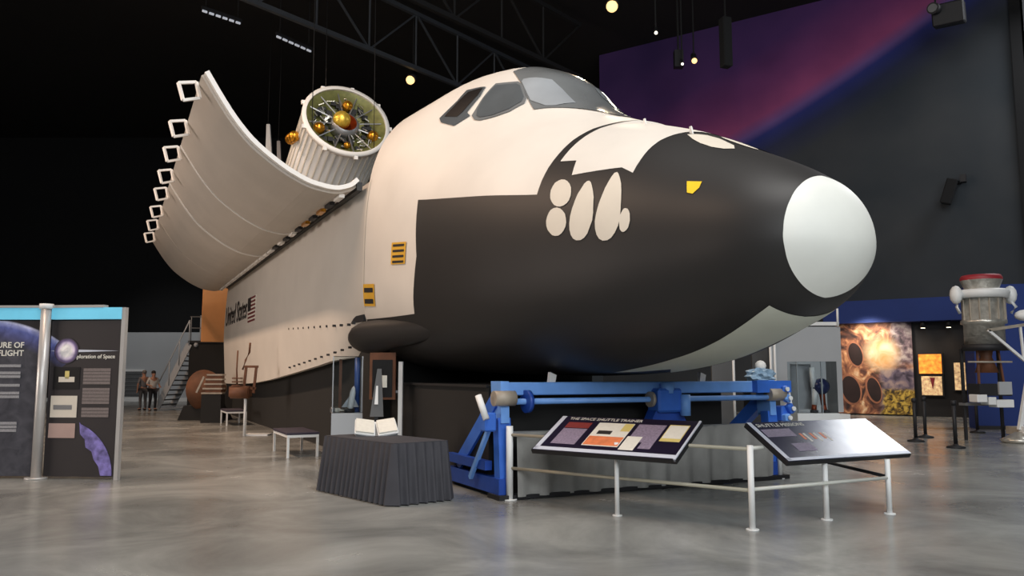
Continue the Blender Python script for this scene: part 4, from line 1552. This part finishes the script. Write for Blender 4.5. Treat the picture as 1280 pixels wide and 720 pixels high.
ph = leaf_box(.15, .58, .93, 1.26, -.032, -.026, 'photo_print', M_ovals, rf)
leaf_box(.20, .50, 1.05, 1.12, -.036, -.031, 'photo_subject', M_steel, ph)
leaf_box(.14, .57, .62, .84, -.032, -.026, 'photo_print', mat('print_pinkgrey', rgb(176, 150, 142), .5), rf)
for (z0, z1) in ((1.42, 1.68), (1.12, 1.38), (.92, 1.08)):
    for q in range(int((z1 - z0) / .05)):
        leaf_box(.66, 1.10, z1 - q * .05 - .043, z1 - q * .05, -.032, -.026, 'text_line', M_browntext, rf)


mb = MB()
poly = [(.64, .86)] + [(.30 + .90 * math.cos(a), .06 + .84 * math.sin(a)) for a in np.linspace(1.16, 0.0, 14)] + [(1.02, .06), (.98, .2), (.90, .3), (.86, .42), (.76, .48), (.74, .6), (.66, .68)]
mb.prism([(x, -.026, z) for x, z in poly], (0, -.006, 0))
bmesh.ops.transform(mb.bm, matrix=RT, verts=mb.bm.verts)
mb.build('planet_print', mat('print_violet', rgb(128, 118, 186), .5, var=.7, scale=9), rf)

# ------------------------------------------------------------------ right: grey partition, cases, mural booth
gp = thing('grey_partition', 'plain grey exhibit partition with white frame posts right of the blue stand', 'partition', (8.1, 22.3, 0))
MB().box((.05, 0, 1.72), (1.95, .12, 2.35)).build('panel', M_grey, gp)
MB().box((.05, -.05, .35), (2.1, .5, .3)).build('base', M_whitepaint, gp)
MB().box((.55, 0, 2.98), (.9, .14, .10)).build('top_cap', M_whitepaint, gp)
MB().cone((.95, -.1, 2.9), (.95, -.1, 3.4), .03, n=8).build('finial', M_whitepaint, gp)
for x_ in (-.95, -.83):
    MB().cone((x_, -.1, 0), (x_, -.1, 2.9), .035, n=10).build('frame_post', M_whitepaint, gp)
for k, (u0, u1, v0, m_, lab) in enumerate(((889, 915, 452, M_greydark, 'narrow mid grey partition strip seen under the nose'), (944, 964, 430, M_greydark, 'brownish grey partition strip left of the paired white posts'))):
    a, b = at_depth(u0, v0, 23.5), at_depth(u1, v0, 23.5)
    h_ = a.z + .8
    solo('partition_strip', MB().box(((a.x + b.x) / 2, 23.5 + k * .4, h_ / 2), (b.x - a.x, .1, h_)), m_, lab, 'partition')
q = at_depth(917, 460, 22.5)
wp = solo('white_pole', MB().cone((q.x, 22.5, 0), (q.x, 22.5, 2.6), .035, n=10), M_whitepaint, 'slim white pole between the partition strips under the nose', 'pole')

cc = thing('acrylic_case', 'clear acrylic case in front of the grey partition', 'display case', (7.3, 19.6, 0))
MB().box((0, 0, .33), (1.0, .7, .66)).build('plinth', M_whitepaint, cc)
MB().box((0, 0, 1.28), (.96, .66, 1.22)).build('clear_hood', M_glass, cc)
for x_ in (-.46, .12):
    MB().box((x_, -.3, 1.28), (.03, .03, 1.22)).build('corner_strip', M_grey, cc)
MB().box((-.2, .2, 1.28), (.5, .02, 1.1)).build('inner_sheet', M_steel, cc)
xm = thing('survey_robot', 'dark blue ball exhibit on white and rust legs inside the acrylic case', 'model', (7.42, 19.5, .67))
MB().ball((0.06, 0, .62), .2, 16).build('ball', mat('ball_navy', rgb(44, 52, 92), .25, var=.4, scale=6), xm)
MB().cone((-.12, 0, .6), (-.15, 0, 1.08), .07, .06, 10).build('mast', M_whitepaint, xm)
for x_, m_ in ((-.12, M_whitepaint), (.1, M_copper)):
    MB().cone((x_ * 1.0, 0, .18), (x_ * .6, 0, .56), .06, .07, 10).build('thigh', m_, xm)
    MB().cone((x_ * 1.2, 0, 0), (x_, 0, .2), .07, .055, 10).build('shin', M_copper, xm)
    MB().box((x_ * 1.25, -.05, .03), (.12, .22, .06)).build('foot', M_dark, xm)

q = at_depth(951, 470, 15.5)
pd = thing('small_pedestal', 'dark pedestal behind the right end of the blue crossbeam', 'pedestal', (q.x, 15.5, 0))
MB().box((0, 0, .68), (.55, .5, 1.36)).build('column', M_dark, pd)
MB().box((0, 0, 1.37), (.6, .55, .03)).build('top', M_greydark, pd)
bu = thing('wrapped_bundle', 'crumpled pale blue plastic bundle with a white top behind the beam end', 'bundle', (q.x, 15.5, 1.385))
random.seed(11)
mb = MB()
bmesh.ops.create_icosphere(mb.bm, subdivisions=3, radius=1.0)
for v in mb.bm.verts:
    c_ = v.co.copy()
    k = 1 + .16 * math.sin(c_.x * 7 + 1) * math.sin(c_.y * 6) + .14 * math.sin(c_.z * 9 + c_.x * 5) + random.uniform(-.05, .05)
    v.co = Vector((c_.x * .27 * k, c_.y * .2 * k, max(.0, .16 + c_.z * .17 * k)))
mb.build('plastic_wrap', M_plastic, bu)
MB().ball((.0, 0, .36), .11, 12).build('white_top', M_rim, bu)

# photo mural of rocket engines at the foot of the wall
pm = thing('engine_photo_mural', 'large fiery photo mural of rocket engine bells at the right wall', 'mural', wall_world(10.55, .12), WRZ)


def fire_print():
    """printed photo: fire and smoke, a pale glow, a launch tower at the right, mustard flowers along the foot"""
    m = bpy.data.materials.new('print_fire')
    m.use_nodes = True
    nt = m.node_tree
    b = nt.nodes['Principled BSDF']
    b.inputs['Roughness'].default_value = .6
    tc = nt.nodes.new('ShaderNodeTexCoord')
    sp_ = nt.nodes.new('ShaderNodeSeparateXYZ')
    nt.links.new(tc.outputs['Object'], sp_.inputs[0])

    def noise_ramp(scale, dist, stops):
        nz = nt.nodes.new('ShaderNodeTexNoise')
        nz.inputs['Scale'].default_value = scale
        nz.inputs['Detail'].default_value = 8
        nz.inputs['Distortion'].default_value = dist
        nt.links.new(tc.outputs['Object'], nz.inputs['Vector'])
        rp_ = nt.nodes.new('ShaderNodeValToRGB')
        e = rp_.color_ramp.elements
        e[0].position, e[0].color = stops[0][0], rgb(*stops[0][1])
        e[1].position, e[1].color = stops[-1][0], rgb(*stops[-1][1])
        for p, c in stops[1:-1]:
            e.new(p).color = rgb(*c)
        nt.links.new(nz.outputs['Fac'], rp_.inputs['Fac'])
        return nz.outputs['Fac'], rp_.outputs['Color']

    def ramp01(val, a, b_):
        n = nt.nodes.new('ShaderNodeMapRange')
        n.interpolation_type = 'SMOOTHSTEP'
        n.inputs[1].default_value, n.inputs[2].default_value = a, b_
        nt.links.new(val, n.inputs[0])
        return n.outputs[0]

    def mul(a, b_):
        n = nt.nodes.new('ShaderNodeMath')
        n.operation = 'MULTIPLY'
        nt.links.new(a, n.inputs[0])
        nt.links.new(b_, n.inputs[1])
        return n.outputs[0]

    def mix(f, a, b_):
        n = nt.nodes.new('ShaderNodeMix')
        n.data_type = 'RGBA'
        nt.links.new(f, n.inputs[0])
        nt.links.new(a, n.inputs[6])
        nt.links.new(b_, n.inputs[7])
        return n.outputs[2]
    nf, base = noise_ramp(1.7, 1.5, ((.34, (52, 36, 36)), (.44, (104, 66, 54)), (.52, (160, 104, 76)), (.6, (216, 158, 112)), (.72, (250, 222, 184))))
    _, tower = noise_ramp(4.0, .3, ((.36, (60, 50, 60)), (.5, (132, 112, 122)), (.64, (196, 184, 182))))
    _, ground = noise_ramp(3.0, .6, ((.36, (60, 52, 70)), (.5, (116, 104, 124)), (.64, (172, 150, 148))))
    _, flower = noise_ramp(7.0, .8, ((.38, (52, 44, 26)), (.5, (150, 120, 48)), (.62, (222, 190, 84))))
    _, glow = noise_ramp(2.2, .8, ((.3, (244, 176, 104)), (.7, (255, 238, 202))))
    X, Z = sp_.outputs['X'], sp_.outputs['Z']
    # wobble the borders a little with the noise
    ad = nt.nodes.new('ShaderNodeMath')
    ad.operation = 'MULTIPLY_ADD'
    ad.inputs[1].default_value = .8
    nt.links.new(nf, ad.inputs[0])
    nt.links.new(X, ad.inputs[2])
    xw = ad.outputs[0]
    c = mix(mul(ramp01(xw, 2.25, 2.6), ramp01(Z, 1.8, 2.1)), base, tower)
    c = mix(mul(ramp01(xw, 1.75, 2.05), ramp01(Z, 1.9, 1.7)), c, ground)
    c = mix(mul(ramp01(xw, 1.85, 2.1), ramp01(Z, 1.1, .9)), c, flower)
    ds = nt.nodes.new('ShaderNodeVectorMath')
    ds.operation = 'DISTANCE'
    ds.inputs[1].default_value = (1.62, -.05, 2.35)
    nt.links.new(tc.outputs['Object'], ds.inputs[0])
    c = mix(ramp01(ds.outputs['Value'], .85, .30), c, glow)
    nt.links.new(c, b.inputs['Base Color'])
    return m


MB().box((1.33, 0, 1.8), (2.75, .1, 3.5)).build('print', fire_print(), pm)


def wdisc(name, m, cx, cz_, rx, rz_, y0, par, rot=0.0):
    n_ = 28
    mb = MB()
    out = []
    for i in range(n_):
        a = 2 * PI * i / n_
        x_, z_ = rx * math.cos(a), rz_ * math.sin(a)
        out.append((cx + x_ * math.cos(rot) - z_ * math.sin(rot), y0, cz_ + x_ * math.sin(rot) + z_ * math.cos(rot)))
    mb.prism(out, (0, -.012, 0))
    return mb.build(name, m, par)


M_bell = mat('print_bell_brown', rgb(186, 122, 92), .5, var=.4, scale=3)
M_bellin = mat('print_bell_dark', rgb(48, 32, 32), .5, var=.4, scale=2)
for cx, cz_, rx, rz_ in ((.66, 2.36, .30, .52), (.44, .98, .40, .62), (1.28, .98, .28, .54)):
    d_ = wdisc('engine_bell', M_bell, cx, cz_, rx, rz_, -.052, pm, rot=.22)
    wdisc('bell_throat', M_bellin, cx + .02, cz_, rx * .82, rz_ * .86, -.066, d_, rot=.22)

# lit screens in the dark booth
for k, (w0, w1, z0, z1, m_, lab) in enumerate(((13.46, 14.22, 1.60, 2.32, M_fire, 'glowing orange screen in the dark booth, upper of two'), (13.52, 14.20, .80, 1.50, M_fire2, 'cream and red lit picture directly under the glowing orange screen'), (14.62, 14.98, 1.00, 2.0, M_fire2, 'narrow tall lit picture left of the lander'))):
    p = wall_world((w0 + w1) / 2, .155, 0)
    t = thing('lit_screen', lab, 'screen', p, WRZ, 'lit screens of the dark booth')
    MB().box((0, 0, (z0 + z1) / 2), (w1 - w0 + .12, .2, z1 - z0 + .08)).build('housing', M_dark, t)
    MB().box((0, -.11, (z0 + z1) / 2), (w1 - w0, .02, z1 - z0)).build('picture', m_, t)
    if k == 1:
        MB().prism([(-.05, -.125, z1 - .05), (.12, -.125, z1 - .05), (.03, -.125, z0 + .2)], (0, -.01, 0)).build('red_shape', M_redcap, t)
for k, w in enumerate((13.7, 14.55)):
    p = wall_world(w, .55, 3.30)
    t = thing('booth_downlight', ('small warm downlight under the blue fascia, above the orange screen', 'small warm downlight under the blue fascia, above the narrow picture')[k], 'lamp', p, 0, 'booth downlights')
    MB().cone((0, 0, .0), (0, 0, .28), .1, .07, 12).build('can', M_dark, t)
    MB().cone((0, 0, -.015), (0, 0, .0), .075, n=12).build('lens', M_lampw, t)
    spot_light('booth_lamp', p + Vector((0, 0, -.05)), p + Vector((-.1, .35, -2)), 25, 100, (1, .7, .45))
spot_light('mural_lamp', wall_world(11.9, 1.6, 3.5), wall_world(11.9, .1, 1.9), 200, 120, (1, .86, .7))

# stanchions
so = None
for k, (u, v, lab) in enumerate(((1145, 552, 'first'), (1157, 547, 'second'), (1195, 560, 'third'), (1222, 541, 'fourth'))):
    q = at_z(u, v, 0)
    if so is None:
        so = thing('stanchion', '', 'stanchion', q, 0, 'black stanchions by the booth')
        MB().lathe([(0, 0), (.19, 0), (.19, .03), (.06, .06), (.04, .09)], n=20).build('base', M_dark, so)
        MB().cone((0, 0, .05), (0, 0, .98), .04, n=12).build('post', M_dark, so)
        MB().cone((0, 0, .92), (0, 0, 1.02), .055, n=12).build('head', M_dark, so)
        t = so
    else:
        t = copy_tree(so)
        t.location = q
    t['label'] = ('black belt stanchion, leftmost of four by the booth', 'black belt stanchion close behind the leftmost one', 'black belt stanchion standing alone nearest the visitor', 'black belt stanchion in front of the blue block under the lander')[k]

# blue block and the lander mock-up
blk = thing('blue_display_block', 'tall blue partition block behind the lander mock-up', 'partition', (14.9, 23.6, 0), -.25)
MB().box((.4, 0, 2.1), (3.4, .9, 4.2)).build('panel', M_bluewall, blk)
MB().box((.4, -.47, .05), (3.4, .06, .1)).build('plinth_strip', M_dark, blk)

ld = thing('lander_mockup', 'silver and white lunar lander mock-up with red top and a big footpad', 'spacecraft', (11.45, 19.4, 0))
MB().lathe([(0, 3.98), (.42, 3.98), (.46, 3.92), (.46, 3.86)], n=28).build('red_cap', M_redcap, ld)
MB().lathe([(.46, 3.86), (.36, 3.62), (.36, 3.55)], n=28).build('dome', M_foil, ld)
MB().lathe([(.0, 3.62), (.56, 3.62), (.60, 3.56), (.56, 3.42), (0, 3.42)], n=28).build('white_ring', M_whitepaint, ld)
MB().lathe([(0, 3.42), (.46, 3.42), (.46, 2.9), (.50, 2.88), (.50, 2.8), (.44, 2.78), (.44, 2.3), (0, 2.3)], n=28).build('tank', M_foil, ld)
MB().lathe([(0, 2.3), (.5, 2.3), (.5, 2.15), (0, 2.15)], n=28).build('dark_band', M_dark, ld)
MB().lathe([(.16, 2.15), (.13, 2.0), (.26, 1.62), (.22, 1.62), (.1, 2.0)], n=20).build('engine_bell', M_wood, ld)
for sx_ in (-1, 1):
    MB().ball((sx_ * .66, -.05, 3.50), .17, 12, (.8, 1, 1.35)).build('thruster_pod', M_whitepaint, ld)
    MB().tube([(sx_ * .6, -.1, 3.4), (sx_ * .72, -.15, 3.2), (sx_ * .62, -.1, 3.05)], .035).build('pipe', M_whitepaint, ld)
for k in range(8):
    a = PI * (1 + k / 7)
    MB().bar((.47 * math.cos(a), .47 * math.sin(a), 2.85), (.47 * math.cos(a), .47 * math.sin(a), 3.4), .03).build('rib', M_beige, ld)
MB().bar((-.2, -.5, 2.62), (1.15, -.5, 2.82), .06, .07).build('arm', M_beige, ld)
MB().bar((-.2, -.5, 2.62), (.62, -.5, 1.9), .06, .06).build('arm', M_whitepaint, ld)
MB().bar((.56, -.5, 2.72), (.60, -.5, 1.9), .045, .05).build('arm', M_whitepaint, ld)
MB().bar((-.55, -.2, 1.88), (.5, -.2, 1.88), .04, .04).build('arm', M_beige, ld)
MB().ball((.78, -.4, 2.98), .2, 12, (1.3, 1, .7)).build('white_bundle', M_whitepaint, ld)
MB().bar((.92, -.55, 2.75), (.36, -.55, .30), .09, .09).build('main_leg', M_whitepaint, ld)
MB().bar((1.15, -.1, 2.75), (.92, -.1, .5), .08, .08).build('main_leg', M_beige, ld)
MB().lathe([(0, .05), (.34, .05), (.40, .12), (.30, .17), (.08, .3), (0, .3)], (.34, -.55, -.05), n=24).build('footpad', M_foil, ld)
MB().box((.45, -.6, .30), (.18, .2, .16)).build('ankle', M_whitepaint, ld)
MB().box((.85, -.2, .26), (.9, .5, .18)).build('skid', M_beige, ld)
MB().box((.85, -.2, .085), (.7, .45, .17)).build('skid_base', M_beige, ld)
for x_, z_, sx_ in ((-.42, 1.02, .24), (-.18, .96, .18), (.12, .90, .4)):
    MB().box((x_, -.3, z_), (sx_, .35, .18), bevel=.01).build('battery_box', M_whitepaint, ld)
MB().box((-.08, -.2, 1.22), (.75, .5, .28)).build('instrument_box', M_dark, ld)
MB().box((.12, -.48, 1.26), (.3, .06, .3)).build('instrument_face', M_grey, ld)
for x_ in (-.32, .3):
    MB().bar((x_, -.2, 1.1), (x_ * .8, -.1, 2.2), .045).build('rod', M_wood, ld)
for x_ in (-.45, .45):
    MB().bar((x_, .25, 0), (x_, .25, 2.2), .06).build('support', M_dark, ld)
MB().box((0, .25, .86), (1.0, .3, .06)).build('tray', M_steel, ld)

# ------------------------------------------------------------------ overhead: trusses, lamps, speakers


def truss(label, a, b, h, m):
    a, b = Vector(a), Vector(b)
    t = thing('roof_truss', label, 'truss', a, 0, 'roof trusses')
    d = b - a
    MB().bar((0, 0, 0), d, .16, .18).build('lower_chord', m, t)
    MB().bar((0, 0, h), d + Vector((0, 0, h)), .16, .18).build('upper_chord', m, t)
    n_ = int(d.length / 2.4)
    for k in range(n_):
        p0, p1 = d * (k / n_), d * ((k + 1) / n_)
        MB().bar(p0, p0 + Vector((0, 0, h)), .07).build('web_post', m, t)
        MB().bar(p0 + Vector((0, 0, h if k % 2 else 0)), p1 + Vector((0, 0, 0 if k % 2 else h)), .07).build('web_diagonal', m, t)
    return t


truss('pale grey roof truss, the nearer one crossing above the cargo door', (-12.2, 22.8, 14.5), (2.4, 40.8, 14.5), 2.4, M_truss)
truss('dark roof truss crossing above the shuttle cabin', (-8.9, 20.2, 14.5), (3.0, 33.9, 14.5), 2.4, M_trussdark)


def spot_fixture(label, p, aim, lens_r, m, watts, ang, color):
    t = thing('ceiling_spotlight', label, 'lamp', p, 0, 'ceiling spotlights')
    d = (Vector(aim) - Vector(p)).normalized()
    MB().cone(-d * .5, -d * .03, lens_r * .9, lens_r * 1.15, 16).build('housing', M_dark, t)
    MB().ball((0, 0, 0), lens_r, 14).build('lens', m, t)
    MB().bar(-d * .3, -d * .3 + Vector((0, 0, ROOM_H - p[2] - .0 + d.z * .3)), .05).build('drop_rod', M_trussdark, t)
    spot_light('spotlight_beam', Vector(p) + d * (lens_r + .06), aim, watts, ang, color)
    return t


spot_fixture('big glaring amber spotlight at the top centre of the ceiling', at_z(765, 8, 14.2), (1, 16, 4), .20, M_lamp, 1200, 70, (1, .8, .55))
spot_fixture('amber spotlight glowing left of the shuttle cabin', at_z(513, 100, 14.2), (-8, 26, 5), .19, M_lamp, 1500, 80, (1, .7, .42))
spot_fixture('small amber spotlight in front of the purple mural', at_z(868, 76, 13.9), (6, 20, 2), .11, M_lamp, 200, 70, (1, .7, .42))
spot_fixture('tiny white spotlight up left of the mural cluster', at_z(820, 41, 14.2), (4, 18, 2), .06, M_lampw, 60, 60, (1, .9, .7))
spot_fixture('tiny white spotlight on the black fitting by the mural', at_z(853, 80, 13.6), (5, 18, 2), .05, M_lampw, 40, 60, (1, .9, .7))
q = at_z(853, 68, 14.0)
fx = thing('lamp_bracket', 'black bracket holding the small lamps in front of the mural', 'bracket', q)
MB().box((0, .75, .1), (.35, .3, .7)).build('body', M_dark, fx)
MB().bar((0, .75, .3), (0, .75, ROOM_H - q.z), .07).build('drop_rod', M_trussdark, fx)
# spots over the left aisle; their cones are outside the picture
tl = area_light('aisle_track_light', hullw(17, 11.45, 15.0), hullw(17, 3.0, 3.0), 27, .35, 1250, WARM)
tl.data.spread = math.radians(110)
tl.rotation_euler = Matrix((AX, (hullw(17, 11.45, 15.0) - hullw(17, 3.0, 3.0)).normalized().cross(AX), (hullw(17, 11.45, 15.0) - hullw(17, 3.0, 3.0)).normalized())).transposed().to_euler()
q = hullw(7.5, 6.8, 15)
spot_light('aisle_floor_beam', q, (-4.6, 12.0, 0), 1500, 16, WARM, .9)
q = hullw(10.0, 3.0, 16)
spot_light('stage_fill', q, hullw(19.5, 0, 9.6), 2300, 30, (1, .9, .8), .7)  # added spot to brighten the hanging stage, no fixture modelled

spot_light('partition_fill', (-20, 38, 14), (-21, 47, 2), 1800, 60, (1, .97, .94))  # added spot to brighten the pale partition, no fixture modelled

# dashed strip lights far back
for k, (u0, v0, u1, v1) in enumerate(((252, 13, 302, 30), (345, 45, 390, 65))):
    a, b = at_z(u0, v0, 14.6), at_z(u1, v1, 14.6)
    t = thing('strip_light', ('dashed white strip light, the upper one high at the left', 'dashed white strip light, the lower one beside the truss')[k], 'lamp', (a + b) / 2, 0, 'strip lights')
    d = b - a
    MB().bar(-d / 2 + Vector((0, 0, .12)), d / 2 + Vector((0, 0, .12)), .10, .10).build('rail', M_dark, t)
    for i in range(6):
        f0, f1 = -.5 + (i + .12) / 6, -.5 + (i + .78) / 6
        MB().bar(d * f0, d * f1, .06, .07).build('tube', M_strip, t)
    for f in (-.4, .4):
        MB().cone(d * f + Vector((0, 0, .1)), d * f + Vector((0, 0, ROOM_H - 14.6)), .02, n=6).build('drop_rod', M_trussdark, t)

# hanging speakers and projector
q = wall_world(14.87, .45, 8.4)
t = thing('wall_speaker', 'black speaker tilted on a bracket high on the dark mural wall', 'speaker', q, WRZ)
MB().box((-.05, -.1, -.05), (.36, .34, .95), Matrix.Rotation(math.radians(18), 3, 'Y'), .03).build('cabinet', M_wall, t)
MB().bar((.1, .1, .35), (.3, .45, .35), .1).build('bracket', M_dark, t)
MB().box((.42, .1, .42), (.2, .3, .28)).build('junction_box', M_dark, t)
q = at_z(1186, 18, 14.2)
t = thing('hanging_projector', 'black projector hung from the ceiling at the upper right corner', 'projector', q, -.6)
MB().box((0, 0, 0), (1.0, .9, .75), Matrix.Rotation(math.radians(15), 3, 'X'), .04).build('body', M_dark, t)
MB().cone((-.35, -.45, .1), (-.42, -.75, .05), .2, n=16).build('lens_barrel', M_dark, t)
MB().cone((-.42, -.752, .05), (-.425, -.775, .05), .15, n=16).build('lens', M_steel, t)
for x_ in (-.4, .4):
    MB().bar((x_, 0, .3), (x_, 0, ROOM_H - q.z), .06).build('drop_rod', M_trussdark, t)
q = at_z(908, 84, 12.9)
t = thing('hanging_speaker', 'slim black speaker column hanging in front of the purple mural', 'speaker', (q.x, q.y, 12.9), .3)
MB().box((0, 0, .95), (.36, .36, 1.9), bevel=.03).build('cabinet', M_wall, t)
MB().bar((0, 0, 1.9), (0, 0, ROOM_H - 12.9), .05).build('drop_rod', M_trussdark, t)
